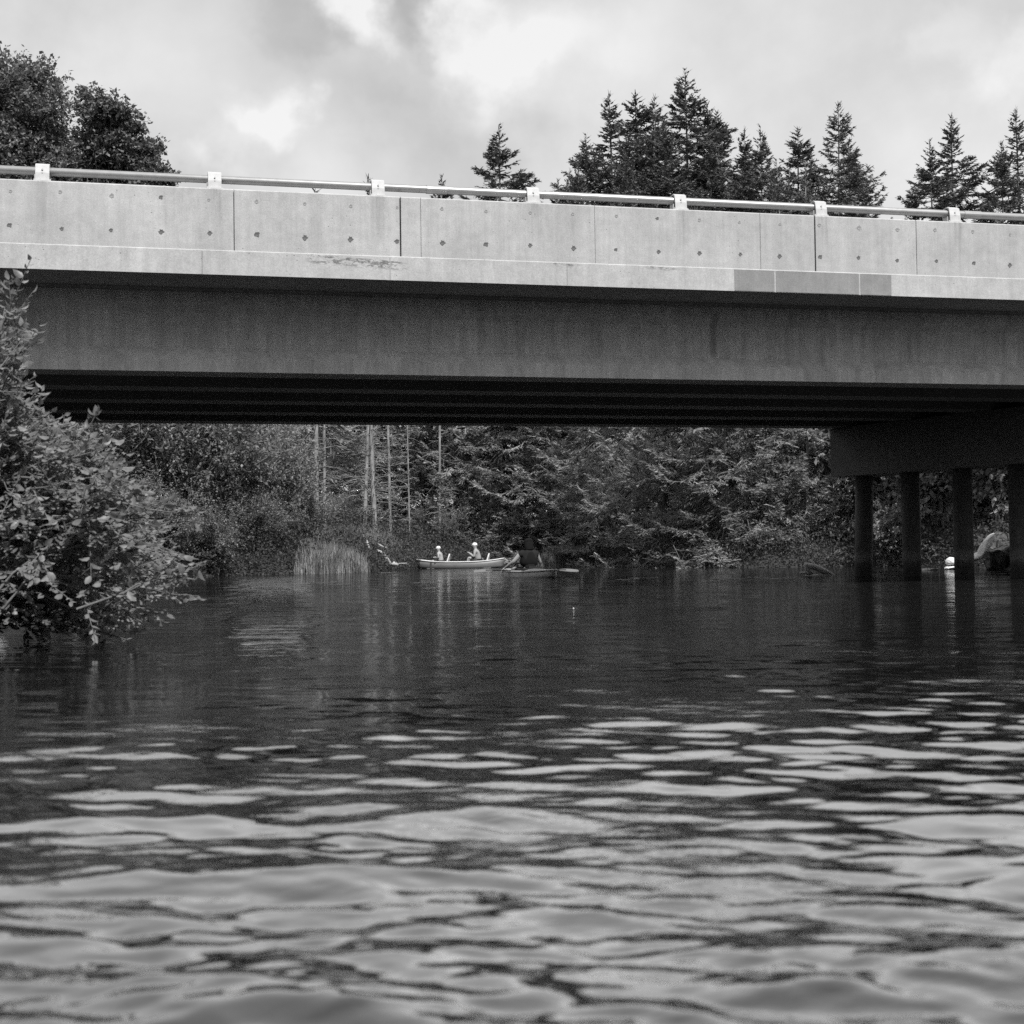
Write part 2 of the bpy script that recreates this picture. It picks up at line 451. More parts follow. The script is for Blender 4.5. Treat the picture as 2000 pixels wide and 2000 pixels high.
# a lane of wind-roughened water running down the left of the channel
spw = nt.nodes.new('ShaderNodeSeparateXYZ'); nt.links.new(c, spw.inputs[0])
WX, WY = spw.outputs[0], spw.outputs[1]
off = b.m('ABSOLUTE', b.m('ADD', b.m('ADD', WX, b.m('MULTIPLY', WY, .165)), b.m('MULTIPLY', b.m('SUBTRACT', b.noise(b.mapping(c, (1, .35, 1)), 2.2, 3), .5), b.m('MULTIPLY', WY, .03))))
cats = b.rng(b.m('DIVIDE', off, b.m('MULTIPLY', b.m('ADD', WY, 2.), .0235)), .55, 1.25, 1, 0, True)
cats = b.m('MULTIPLY', cats, b.m('MULTIPLY', b.rng(WY, 6.5, 12, 0, 1, True), b.rng(WY, 34, 50, 1, .2, True)))
r3 = b.noise(b.mapping(c, (.8, 1.7, 1)), 1.5, 4, .62, .2)
h = b.m('ADD', h, b.m('MULTIPLY', b.m('MULTIPLY', r3, cats), 30.0))
bn = b.bump(h, 1.0, .0075)
nt.links.new(bn, gl.inputs['Normal']); nt.links.new(bn, fr.inputs['Normal'])
nt.links.new(b.m('MINIMUM', b.m('MULTIPLY', fr.outputs[0], 3.7), .69), mx.inputs[0])
nt.links.new(p.outputs[0], mx.inputs[1]); nt.links.new(gl.outputs[0], mx.inputs[2]); nt.links.new(mx.outputs[0], out.inputs[0])
MAT['water'] = m

# ------------------------------------------------------------------ terrain and river
RIVER = [(-4.2, -9), (-3.9, 4), (-3.5, 9), (-4.4, 13), (-8, 20), (-11.5, 30), (-11, 39), (-9.2, 45), (-6.9, 48), (-5.2, 53), (-4.2, 60), (-2.6, 66),
         (0, 69), (2.8, 66.5), (4.6, 60), (5.4, 52), (8.0, 48), (11.8, 47), (13.2, 42), (12.2, 37.5), (13.5, 33), (15.5, 26), (16, 8), (12, -7), (4, -12)]
def river_dist(X, Y):
    """signed distance to the river outline, negative in the water"""
    P = np.array(RIVER); Q = np.roll(P, -1, 0)
    dmin = np.full(X.shape, 1e9); ins = np.zeros(X.shape, bool)
    for (ax, ay), (bx, by) in zip(P, Q):
        ex, ey = bx - ax, by - ay; l2 = ex * ex + ey * ey
        t = np.clip(((X - ax) * ex + (Y - ay) * ey) / l2, 0, 1)
        d = np.hypot(X - ax - t * ex, Y - ay - t * ey); dmin = np.minimum(dmin, d)
        cr = ((ay > Y) != (by > Y))
        with np.errstate(divide='ignore', invalid='ignore'):
            xi = ax + (Y - ay) * ex / (ey if ey != 0 else 1e-9)
        ins ^= cr & (X < xi)
    return np.where(ins, -dmin, dmin)
def snoise(X, Y, s, seed=0):
    r = np.random.default_rng(seed); o = 0
    for k in range(7):
        a = r.uniform(0, 6.28); f = s * r.uniform(.6, 2.2); ph = r.uniform(0, 6.28)
        o = o + np.sin((X * math.cos(a) + Y * math.sin(a)) * f + ph)
    return o / 7
def ground_h(X, Y):
    X = np.asarray(X, float); Y = np.asarray(Y, float)
    d = river_dist(X, Y)
    h = np.where(d < 0, np.maximum(-1.2, d * .5), .9 * (1 - np.exp(-np.maximum(d, 0) * .9)) + np.maximum(d, 0) * .045)
    h = h + np.where(d > 0, 1, .3) * snoise(X, Y, .9, 3) * .14
    mound = np.exp(-(((X + 6.6) / 2.2) ** 2 + ((Y - 63) / 3.0) ** 2))
    h = h + mound * .5
    return np.where(d > 60, h * 0 + 3.5 + snoise(X, Y, .05, 8) * 1.5, h) if False else np.minimum(h, 4.2)
def gh(x, y): return float(ground_h(np.array([x]), np.array([y]))[0])

t = np.linspace(-1, 1, 231); xs = np.sinh(t * 4.2) / np.sinh(4.2) * 900
t2 = np.linspace(0, 1, 260)
ys = np.concatenate([-900 + 860 * np.linspace(0, 1, 14)[:-1], np.linspace(-40, 90, 190), 90 + 1400 * (np.linspace(0, 1, 26)[1:]) ** 2.2])
xs = np.concatenate([-np.geomspace(30, 900, 22)[::-1], np.linspace(-29.7, 29.7, 130), np.geomspace(30, 900, 22)])
XX, YY = np.meshgrid(xs, ys)
ZZ = ground_h(XX, YY)
nx, ny = len(xs), len(ys)
I = np.arange(nx * ny).reshape(ny, nx)
F = np.stack([I[:-1, :-1], I[:-1, 1:], I[1:, 1:], I[1:, :-1]], -1).reshape(-1, 4)
tag(link('ground', np_mesh('ground', np.stack([XX, YY, ZZ], -1).reshape(-1, 3), F, MAT['ground'], True)), kind='structure')

def build_water():
    # finer towards the place the river is seen from; waves are real displacement
    rows = np.concatenate([-np.linspace(20, .8, 30)[:-1], np.linspace(-.8, 1.0, 20)[:-1], np.geomspace(1.0, 42, 1180)[:-1], np.geomspace(42, 75, 40)])
    cols = np.linspace(-1, 1, 460)
    wid = np.where(rows < 0, 22, np.minimum(22, .55 + np.abs(rows) * .42))
    wid[rows < 1.0] = np.linspace(22, .97, (rows < 1.0).sum())
    X = cols[None, :] * wid[:, None]; Y = np.repeat(rows[:, None], len(cols), 1)
    rs = np.random.default_rng(4)
    H = np.zeros_like(X)
    dist = np.hypot(X, Y)
    # gusts: patches of livelier and of calmer water
    gust = .72 + .42 * snoise(X, Y * 1.2, 1.1, 21) * 1.6
    gust = np.clip(gust, .2, 1.45)
    far = 1.0 / (1 + (np.maximum(dist - 2.2, 0) / 4.0) ** 1.25)
    res = np.maximum(np.maximum(.0032 * np.abs(Y), wid[:, None] * 1.4 / 460) * 3.5, .02)
    comps = []
    for i in range(130):
        lam = math.exp(rs.uniform(math.log(.04), math.log(.72)))
        ang = R(90 - 12) + rs.normal(0, .50)
        slope = .0180 * ((lam / .14) ** -.32 if lam > .14 else (lam / .14) ** .45)
        comps.append((lam, ang, slope, rs.uniform(0, 6.283)))
    for lam, ang, sl, ph in comps:
        k = 2 * math.pi / lam
        fade = np.clip((lam / res - 1) , 0, 1)
        phs = k * (X * math.cos(ang) + Y * math.sin(ang)) + ph + 1.1 * snoise(X, Y, .9 / max(lam, .2), int(ph * 100))
        H += (sl / k) * fade * np.sin(phs)
    H *= gust * far * (1 + .6 * np.exp(-(dist / 3.0) ** 2))
    # sharpen crests a little
    H = H + 10.0 * H * np.abs(H)
    # breeze patch beyond the bush on the left of the channel
    V = np.stack([X, Y, H], -1).reshape(-1, 3)
    n0, n1 = X.shape
    I = np.arange(n0 * n1).reshape(n0, n1)
    F = np.stack([I[:-1, :-1], I[:-1, 1:], I[1:, 1:], I[1:, :-1]], -1).reshape(-1, 4)
    return np_mesh('water', V, F, MAT['water'], True)
tag(link('water', build_water()), kind='structure')

# ------------------------------------------------------------------ the bridge
PHI = R(13.74); BR0 = Vector((0, 19.67, 0))
BRW = Matrix.Translation(BR0) @ Matrix.Rotation(PHI, 4, 'Z'); BRI = BRW.inverted()
def bu(px, py, v=0.):
    """bridge coordinates (u, z) of the point of the plane y=v of the bridge seen at a pixel"""
    o = BRI @ Vector((0, 0, CAMH)); d = BRI.to_3x3() @ ray(px, py)
    t = (v - o.y) / d.y; q = o + d * t
    return q.x, q.z
ZT, ZM, ZB, ZG = 5.325, 4.518, 4.196, 3.077
U0, U1 = -34.0, 46.0
bridge = empty('concrete_bridge', BR0, PHI)
tag(bridge, 'long concrete road bridge with steel guardrail crossing the whole river view', 'bridge')

# deck slab with overhang (fascia face is at y = -.03)
mb = MB(); mb.prism([(-.03, ZB), (.10, ZB), (.12, ZB + .02), (.30, ZB + .02), (.30, ZB + .04), (9.55, ZB + .04), (9.80, ZB), (9.93, ZB), (9.93, ZM - .012), (9.88, ZM), (-.012, ZM), (-.03, ZM - .013)], U0, U1)
mb.build('deck_fascia', MAT['fascia'], bridge)
mb = MB(); mb.box(U0 + .02, U1 - .02, .42, 9.48, ZM + .004, ZM + .09); mb.build('road_surface', MAT['asphalt'], bridge)
# hairline joints in the fascia, as thin recessed-looking battens of darker mortar standing 2 mm proud
for px, py in ((395, 520), (762, 530), (1108, 548)):
    u, _ = bu(px, py, -.03)
    mb = MB(); mb.box(u - .006, u + .006, -.033, -.028, ZB + .012, ZM - .02); mb.build('joint', MAT['soffit'], bridge)
pu = [bu(x, 550, -.03)[0] for x in (1433, 1514, 1679, 1742)]
for a, c_ in zip(pu[:-1], pu[1:]):
    mb = MB(); mb.box(a + .012, c_ - .012, -.034, -.026, ZB + .006, ZM - .018); mb.build('patch', MAT['patch'], bridge)

# parapet: panels with real gaps between them, thin core behind the gaps
joints = [(bu(457, 430)[0], .012), (bu(782, 440)[0], .022), (bu(822, 440)[0], .006), (bu(1162, 455)[0], .005), (bu(1485, 470)[0], .005),
          (bu(1592, 475)[0], .022), (bu(1790, 485)[0], .009)]
edges = [U0, -30, -25.9, -21.8, -17.7, -13.6, -9.9] + [j[0] for j in joints] + [9.9, 14, 18.1, 22.2, 26.3, 30.4, 34.5, 38.6, U1]
gaps = {round(j[0], 4): j[1] for j in joints}
mb = MB(); mb.box(U0 + .05, U1 - .05, .05, .22, ZM + .002, ZT - .03); mb.build('parapet_core', MAT['plug'], bridge)
panels = []
for a, c_ in zip(edges[:-1], edges[1:]):
    ga = gaps.get(round(a, 4), .014) / 2; gb = gaps.get(round(c_, 4), .014) / 2
    mb = MB(); zb = ZM - .02
    mb.prism([(0, zb), (.27, zb), (.27, ZT - .02), (.255, ZT), (.018, ZT), (0, ZT - .016)], a + ga, c_ - gb)
    panels.append((a, c_, mb.build('parapet_panel', MAT['parapet'], bridge)))
# form-tie holes filled with dark mortar, every two feet
tie_me = {}
for key in ('plug', 'plug2'):
    for var in range(3):
        rr = random.Random(var * 7 + (key == 'plug'))
        mb = MB(); n = 12; ring = []; outer = []
        for k in range(n):
            a = 2 * math.pi * k / n; r = .021 * rr.uniform(.7, 1.35)
            ring.append((math.cos(a) * r * .55, .0015, math.sin(a) * r * .55)); outer.append((math.cos(a) * r, -.004, math.sin(a) * r))
        vs = [(x, -.0025, z) for x, y, z in ring] + outer + [(0, -.0005, 0)] + [(x * 1.02, .006, z * 1.02) for x, y, z in outer]
        fs = [(k, (k + 1) % n, n + (k + 1) % n, n + k) for k in range(n)] + [(k, 2 * n, (k + 1) % n) for k in range(n)] + [(n + k, n + (k + 1) % n, 2 * n + 1 + (k + 1) % n, 2 * n + 1 + k) for k in range(n)]
        mb.add(vs, fs); tie_me[key, var] = mb.mesh('tie_hole', MAT[key])
for i in range(-9, 36):
    u = -6.404 + .61 * i
    for z, key in ((5.1765, 'plug2'), (4.7292, 'plug')):
        if i % 11 == 3 and z > 5: key = 'plug'
        for a, c_, p_ in panels:
            if a + .03 < u < c_ - .03:
                o = link('tie_hole', tie_me[key, random.randrange(3)], p_, (u + random.uniform(-.012, .012), 0, z + random.uniform(-.012, .012)))
                s_ = random.uniform(1.0, 1.6) if key == 'plug' else random.uniform(.8, 1.4)
                o.scale = (s_, 1, s_ * random.uniform(.85, 1.1))
# guardrail
mb = MB(); zc = ZT + .15
prof = [(math.cos(t) * .058 + .16, math.sin(t) * .052 + zc) for t in np.linspace(0, 2 * math.pi, 17)[:-1]]
mb.prism(prof, U0, U1); rail = mb.build('guardrail_tube', MAT['steel'], bridge)
me_ = rail.data; me_.polygons.foreach_set('use_smooth', [len(f.vertices) == 4 for f in me_.polygons])
for u in (-8.9, -.95, 7.1, 15.3):
    mb = MB(); mb.prism([(math.cos(t) * .064 + .16, math.sin(t) * .058 + zc) for t in np.linspace(0, 2 * math.pi, 17)[:-1]], u - .14, u + .14); mb.build('rail_sleeve', MAT['steel'], bridge)
mb = MB()
mb.prism([(.045, 0), (.065, .0), (.075, .10), (.10, .195), (.15, .222), (.22, .215), (.245, .18), (.245, .0), (.265, 0), (.265, .19), (.235, .235), (.15, .245), (.085, .215), (.055, .11)], -.085, .085)
mb.box(-.105, .105, .03, .28, .0, .012)
mb.prism([(.10, .012), (.235, .012), (.24, .10), (.215, .095), (.10, .095)], -.10, -.086)
for bx_ in (-.094, .094):
    for by_ in (.06, .245): mb.tube([(bx_, by_, .010), (bx_, by_, .03)], .012, 6)
for bz_ in (.11, .15): mb.tube([(0, .078, bz_), (0, .05, bz_)], .011, 6)
post_me = mb.mesh('rail_post', MAT['post'])
for k in range(-10, 17):
    u = .375 + 2.131 * k
    link('rail_post', post_me, bridge, (u, 0, ZT + .001))
# far parapet and rail
mb = MB(); mb.box(U0, U1, 9.58, 9.85, ZM + .004, ZT); mb.build('far_parapet', MAT['parapet'], bridge)

# five I-girders
def girder_profile(h0, h1):
    H = h1 - h0
    return [(-.28, h0), (.28, h0), (.28, h0 + .17), (.09, h0 + .36), (.09, h1 - .27), (.2, h1 - .16), (.2, h1), (-.2, h1), (-.2, h1 - .16), (-.09, h1 - .27), (-.09, h0 + .36), (-.28, h0 + .17)]
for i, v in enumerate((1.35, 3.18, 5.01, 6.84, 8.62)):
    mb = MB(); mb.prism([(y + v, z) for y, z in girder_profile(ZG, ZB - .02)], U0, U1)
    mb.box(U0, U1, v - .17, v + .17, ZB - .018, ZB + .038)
    mb.build('girder', MAT['girder'] if i == 0 else MAT['gshade'], bridge)

# skewed pile bent
capdir = Vector((-math.sin(R(30)), math.cos(R(30)), 0))        # world direction of the cap, towards its far end
E0 = at(1623, 931, 30.4)
E0 = Vector((E0.x, E0.y, 0))
side = Vector((capdir.y, -capdir.x, 0))
bl = lambda p: BRI @ p
zc0 = 2.06; W = .85
c1 = E0; c2 = E0 + side * W; c3 = c2 - capdir * 9.2; c4 = E0 - capdir * 9.2
mb = MB()
L4 = [bl(c) for c in (c1, c2, c3, c4)]
b_ = .03
mb.add([(q.x, q.y, zc0) for q in L4] + [(q.x, q.y, ZG - .012) for q in L4], [(0, 1, 2, 3), (7, 6, 5, 4), (0, 4, 5, 1), (1, 5, 6, 2), (2, 6, 7, 3), (3, 7, 4, 0)])
mb.build('pile_cap', MAT['gshade'], bridge)
for k, (px, bat) in enumerate(((1690, -.10), (1779, 0), (1881, 0), (1990, .02), (2110, .02), (2260, .05))):
    # where the cap's centre line meets the vertical plane seen at that column
    o = E0 + side * (W * .5); d = ray(px, 1000); d = Vector((d.x, d.y))
    # solve o - capdir*s = d*t
    A = np.array([[d.x, capdir.x], [d.y, capdir.y]]); t_, s_ = np.linalg.solve(A, [o.x, o.y])
    q = o - capdir * s_
    top = bl(Vector((q.x, q.y, zc0 + .05))); bot = bl(Vector((q.x + bat, q.y, -1.2)))
    mb = MB(); mb.tube([bot, top], .185, 20); mb.build('pile', MAT['pile'], bridge, True)
# abutment walls at both ends
for u, s_ in ((-12.2, -1), (24.5, 1)):
    mb = MB(); mb.box(min(u, u + s_ * 1.2), max(u, u + s_ * 1.2), .35, 9.5, .2, ZG - .012); mb.build('abutment', MAT['girder'], bridge)

# ------------------------------------------------------------------ vegetation generators
def tubes_np(segs, n=5):
    """segs: list of (p0,p1,r0,r1)"""
    S = np.array([[*a, *b_] for a, b_, _, _ in segs]); r0 = np.array([s[2] for s in segs]); r1 = np.array([s[3] for s in segs])
    A = S[:, :3]; B = S[:, 3:]; D = nrm(B - A)
    ref = np.where(np.abs(D[:, 2:3]) > .9, np.array([[1., 0, 0]]), np.array([[0, 0, 1.]]))
    U = nrm(np.cross(D, ref)); W = np.cross(D, U)
    t = np.linspace(0, 2 * np.pi, n + 1)[:-1]
    ring = U[:, None] * np.cos(t)[None, :, None] + W[:, None] * np.sin(t)[None, :, None]
    V = np.concatenate([A[:, None] + ring * r0[:, None, None], B[:, None] + ring * r1[:, None, None]], 1)
    m = len(segs); base = (np.arange(m) * 2 * n)[:, None]
    k = np.arange(n); k2 = (k + 1) % n
    F = np.stack([base + k, base + k2, base + n + k2, base + n + k], -1).reshape(-1, 4)
    return V.reshape(-1, 3), F

def spruce_meshes(seed, H, live_from, slope=.42, rmax=3.4, dense=1.0, mat='spruce', bkm='bark', dead=True, whorl=.30, lower_droop=.45, tr=None, nbx=0, rw=1.0):
    rs = np.random.default_rng(seed)
    bowx = rs.uniform(-.15, .15); bowy = rs.uniform(-.1, .1)
    if live_from > 8: bowx, bowy = .16, -.14
    def axis(z): return np.array([bowx * math.sin(z / H * 3), bowy * math.sin(z / H * 2.4), z])
    C = []; U = []; W = []; Ln = []; Wd = []; segs = []
    R0 = tr or .17
    tr = [(axis(H * i / 9), axis(H * (i + 1) / 9), R0 * (1 - i / 9) ** .8 + .012, R0 * (1 - (i + 1) / 9) ** .8 + .008) for i in range(9)]
    z = H - .12
    gaz = rs.uniform(0, 6.28)
    while z > live_from:
        d = H - z
        r = min(slope * .78 * d ** 1.15 + .06, rmax * (1 - .35 * math.exp(-(d) / 6)))
        # lumpy outline
        r *= .82 + .22 * math.sin(z * 1.7 + seed) * (d > 1)
        nb = int(rs.integers(5, 8)) + nbx if d > 1 else int(rs.integers(3, 5))
        for b_ in range(nb):
            az = rs.uniform(0, 6.283)
            L = r * rs.uniform(.62, 1.2)
            if rs.random() < .06: L *= 1.25
            if L < .08: L = .08
            o = np.array([math.cos(az), math.sin(az), 0.])
            s0 = .75 - d * .13 if d < 6 else -.05
            s0 = max(s0, -.12) + rs.normal(0, .12); dr = lower_droop * min(1, d / 7) * rs.uniform(.6, 1.3)
            nseg = max(3, int(L / .35))
            T = np.linspace(0, 1, nseg + 1)
            base = axis(z + rs.uniform(-.1, .1))
            zc_ = s0 * T - dr * np.sin(T * np.pi * .62) * .9 + .34 * dr * T ** 3
            path = base + o * (T * L)[:, None] + np.array([0, 0, 1.]) * (zc_ * L)[:, None]
            side_ = np.array([-o[1], o[0], 0.])
            for i in range(nseg):
                segs.append((path[i], path[i + 1], .022 * (L / 3) * (1 - T[i]) + .006, .022 * (L / 3) * (1 - T[i + 1]) + .005))
            step = .085 / dense * (1 + .25 * (L > 2))
            nt_ = max(5, int(L / step))
            tt = rs.uniform(.10 if L < 1.2 else .28, 1, nt_) ** .85
            P = np.stack([np.interp(tt, T, path[:, k]) for k in range(3)], 1)
            ax = nrm(np.stack([np.interp(np.clip(tt + .06, 0, 1), T, path[:, k]) - np.interp(np.clip(tt - .06, 0, 1), T, path[:, k]) for k in range(3)], 1))
            sg = rs.choice([-1, 1], nt_)[:, None]
            dv = ax * rs.uniform(.45, 1.0, (nt_, 1)) + side_ * sg * rs.uniform(.35, 1.0, (nt_, 1)) + np.array([0, 0, 1.]) * rs.normal(-.12, .18, (nt_, 1))
            dv = nrm(dv)
            tl = (.16 + .34 * min(1, L / 2) * np.sin(np.clip(tt, 0, 1) * 2.6) + .04) * rs.uniform(.6, 1.25, nt_)
            tl = np.minimum(tl, L * .5)
            # main needle ribbon, then side ribbons
            def addr(P_, D_, L_, w_):
                k = len(P_); C.append(P_); U.append(D_)
                W.append(np.cross(D_, nrm(rs.normal(0, .65, (k, 3)) + np.array([0, 0, 1.])))); Ln.append(L_); Wd.append(np.full(k, w_) * rs.uniform(.7, 1.3, k))
            addr(P, dv, tl, .085 * rw)
            for q in (.25, .5, .75):
                s2 = rs.choice([-1, 1], nt_)[:, None]
                pd = nrm(np.cross(dv, np.array([[0, 0, 1.]])))
                d2 = nrm(dv * .75 + pd * s2 * .75 + rs.normal(0, .22, (nt_, 3)) + np.array([0, 0, -.12]))
                addr(P + dv * (tl * q)[:, None], d2, tl * (.62 - .3 * q), .07 * rw)
            addr(path[-2:], nrm(np.diff(path[-3:], axis=0)), np.full(2, .22), .06)
        z -= whorl * rs.uniform(.7, 1.3) * (.55 if d < 2 else 1)
    # leader spike
    k = 10; zz = rs.uniform(H - .9, H, k); P = np.array([axis(q) for q in zz]); az = rs.uniform(0, 6.28, k)
    C.append(P); U.append(np.stack([np.cos(az) * .5, np.sin(az) * .5, np.ones(k)], 1)); W.append(rs.normal(0, 1, (k, 3))); Ln.append(np.full(k, .28)); Wd.append(np.full(k, .05))
    V, F = cards(np.concatenate(C), np.concatenate(U), np.concatenate(W), np.concatenate(Ln), np.concatenate(Wd))
    if dead and live_from > 2:
        for i in range(int(live_from * 11)):
            z = rs.uniform(1.2, live_from + .5); az = rs.uniform(0, 6.28); L = rs.uniform(.4, 1.7)
            p = axis(z); o = np.array([math.cos(az), math.sin(az), rs.uniform(-.15, .25)]); q = p + o * L * .5
            e = q + (o + np.array([0, 0, -rs.uniform(.1, .6)])) * L * .5
            segs.append((p, q, .019, .013)); segs.append((q, e, .013, .006))
            for j in range(2):
                a2 = nrm(o + rs.normal(0, .5, 3)); segs.append((q, q + a2 * L * .35, .009, .005))
    tv, tf = tubes_np(tr, 9)
    bv, bf = tubes_np(segs, 3)
    crown = np_mesh('crown', V, F, MAT[mat])
    trunk = np_mesh('trunk', tv, tf, MAT[bkm], True)
    limbs = np_mesh('branches', bv, bf, MAT[bkm])
    return trunk, limbs, crown

def make_tree(name, meshes, label, cat, group, x, y, H, H0, wide=1.0, rz=None, tilt=(0, 0), zoff=-.15):
    """meshes are built at height H0; this one is H tall"""
    e = empty(name, (x, y, gh(x, y) + zoff), random.uniform(0, 6.28) if rz is None else rz)
    s = H / H0; e.scale = (s * wide, s * wide, s); e.rotation_euler = (tilt[0], tilt[1], e.rotation_euler[2])
    tag(e, label, cat, group)
    for nm, me in zip(('trunk', 'branches', 'crown'), meshes):
        o = link(nm, me, e)
        if nm != 'trunk': o['kind'] = 'stuff'
    return e

SP = [spruce_meshes(1, 22, 3.5, .58, 3.3, 1.4, rw=1.4), spruce_meshes(2, 22, 4.0, .52, 2.8, 1.4, rw=1.4), spruce_meshes(3, 22, 3.0, .66, 3.9, 1.3, rw=1.4), spruce_meshes(4, 22, 4.0, .48, 2.5, 1.4, rw=1.4)]
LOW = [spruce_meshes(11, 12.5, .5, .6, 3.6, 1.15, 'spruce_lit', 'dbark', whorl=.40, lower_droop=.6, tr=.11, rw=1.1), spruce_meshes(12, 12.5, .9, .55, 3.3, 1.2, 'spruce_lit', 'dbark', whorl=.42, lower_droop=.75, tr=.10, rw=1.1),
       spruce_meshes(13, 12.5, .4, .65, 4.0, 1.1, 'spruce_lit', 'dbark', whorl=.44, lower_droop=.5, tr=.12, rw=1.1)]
BARE = [spruce_meshes(21, 16, 9.5, .3, 1.9, .5, 'spruce', 'pbark', tr=.095), spruce_meshes(22, 16, 8.5, .28, 1.7, .5, 'spruce', 'pbark', tr=.085)]

def top_h(px, py, Y):
    return at(px, py, Y)
# (tip px, tip py, distance, variant, width factor, label)
TALL = [
 (1378, 262, 69, 2, .7, 'wide spruce filling the clump just below and right of the tallest spire'),
 (1260, 262, 68, 0, .8, 'broad spruce low in the clump between the paired spires and the tallest'),
 (1590, 300, 69, 0, .7, 'low spruce filling in left of the broad spruce that ends the clump'),
 (1340, 130, 70, 0, .95, 'tallest dark spruce, its spire highest in the middle of the clump above the guardrail'),
 (1197, 182, 69, 1, 1.0, 'slim dark spruce with ragged spire, leftmost tall tip of the clump above the guardrail'),
 (1250, 181, 73, 3, 1.1, 'dark spruce spire just right of the leftmost tall tip of the clump'),
 (1283, 189, 75, 1, 1.0, 'dark spruce tip tucked against the left flank of the tallest spruce'),
 (1397, 205, 73, 3, 1.0, 'narrow dark spruce spire first to the right of the tallest spruce'),
 (1413, 222, 76, 3, .9, 'narrow spruce twin behind the spire right of the tallest spruce'),
 (1437, 252, 71, 1, .9, 'short spruce tip in the saddle between the tallest spruce and the next rounded tree'),
 (1456, 284, 75, 3, .9, 'low spruce tip at the bottom of the saddle in the clump above the guardrail'),
 (1493, 250, 68, 0, .75, 'compact dark spruce above the guardrail, alone between two saddles of the clump'),
 (1561, 254, 70, 3, 1.0, 'slender dark spruce immediately left of the clump\'s rightmost high spire'),
 (1621, 206, 67, 2, .72, 'broad dark spruce with the high spire at the right end of the clump'),
 (1661, 278, 70, 0, .8, 'spruce on the right flank of the broad spruce that ends the clump'),
 (1688, 335, 73, 2, .6, 'lowest spruce at the right edge of the clump, thinning towards the open sky'),
 (1152, 265, 68, 0, .85, 'spruce forming the left shoulder of the big clump'),
 (1132, 318, 66, 2, .6, 'shorter bushy spruce at the lower left edge of the big clump'),
 (1306, 232, 67, 2, .75, 'wide spruce filling the clump just below and left of the tallest spire'),
 (1215, 300, 65, 2, .7, 'low wide spruce at the foot of the clump behind the fourth rail post'),
 (1520, 340, 66, 2, .6, 'low wide spruce filling the gap left of the slender spruce'),
 (1107, 338, 74, 1, .8, 'small spruce top peeping over the guardrail left of the big clump'),
 (1077, 350, 76, 3, .7, 'tiny spruce tip over the guardrail, right beside the middle rail post'),
 (970, 242, 66, 0, 1.0, 'lone pointed spruce standing clear of the others above the middle of the guardrail'),
 (858, 345, 78, 3, .75, 'thin little spruce tip over the guardrail, left of the lone pointed spruce'),
 (742, 360, 76, 1, .8, 'small spruce top half hidden behind the third rail post'),
 (1772, 365, 72, 2, .6, 'low spruce at the left foot of the right-hand pair'),
 (1828, 277, 70, 0, .8, 'shorter left one of the spruce pair near the right edge'),
 (1860, 224, 71, 1, 1.0, 'taller spruce of the pair near the right edge, its narrow head in the sky'),
 (1958, 280, 68, 2, .7, 'bushy spruce just left of the spire cut by the right edge of the view'),
 (1992, 218, 70, 1, .9, 'dark spruce spire cut off by the right edge of the view'),
]
H0 = {0: 22, 1: 22, 2: 22, 3: 22}
for px, py, Y, v, w, lab in TALL:
    Y += 9
    P = at(px, py, Y); z0 = gh(P.x, P.y) - .15
    make_tree('spruce_tree', SP[v], lab, 'spruce tree', 'tall spruces showing above the guardrail', P.x, P.y, P.z - z0, 22, w * 1.02, tilt=(random.uniform(-.02, .02), random.uniform(-.02, .02)))

# spruces of the far bank whose lower boughs show under the bridge
LOWT = [
 (905, 72.5, 12, 1, .85, 'spruce with dark boughs above the person at the left end of the canoe'),
 (985, 72, 12.5, 0, .9, 'spruce with layered boughs directly above the rear canoe paddler'),
 (1075, 69, 13, 2, .85, 'bushy spruce on the far bank just right of the kayaker'),
 (1130, 68, 12, 1, .9, 'spruce on the far bank behind the right-hand reed patch'),
 (1185, 63, 12, 0, .9, 'layered spruce standing at the right end of the right-hand reed patch'),
 (1245, 57.5, 11.8, 2, .8, 'spruce with long sweeping boughs low over the middle of the far bank'),
 (1300, 55, 11.4, 0, .8, 'dark spruce whose boughs hang over the deepest shade at the waterline'),
 (1350, 53, 11.6, 1, .95, 'dark hanging spruce between the two brightest sweeps of boughs'),
 (1425, 50.5, 11.0, 2, .85, 'spruce with bright sunlit boughs reaching left over the water'),
 (1500, 50.5, 10.8, 0, .85, 'spruce directly behind the brightest bough of the far bank'),
 (1620, 50, 10.8, 1, .8, 'spruce just right of the three pale trunks, boughs touching the pile cap'),
 (1680, 51, 11, 0, .85, 'spruce behind the left end of the pile cap'),
 (1460, 58, 12.5, 1, 1.0, 'inner spruce filling the shade left of the three pale trunks'),
 (1370, 66, 13.5, 0, 1.0, 'shaded inner spruce deep behind the sunlit boughs'),
 (1120, 76, 14, 1, 1.0, 'shaded inner spruce deep behind the kayaker'),
 (830, 78, 13.5, 2, .8, 'shaded spruce right of the row of pale trunks'),
]
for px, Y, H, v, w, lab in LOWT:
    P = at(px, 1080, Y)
    make_tree('spruce_tree', LOW[v], lab, 'spruce tree', 'low branched spruces of the far bank', P.x, P.y, H, 12.5, w)
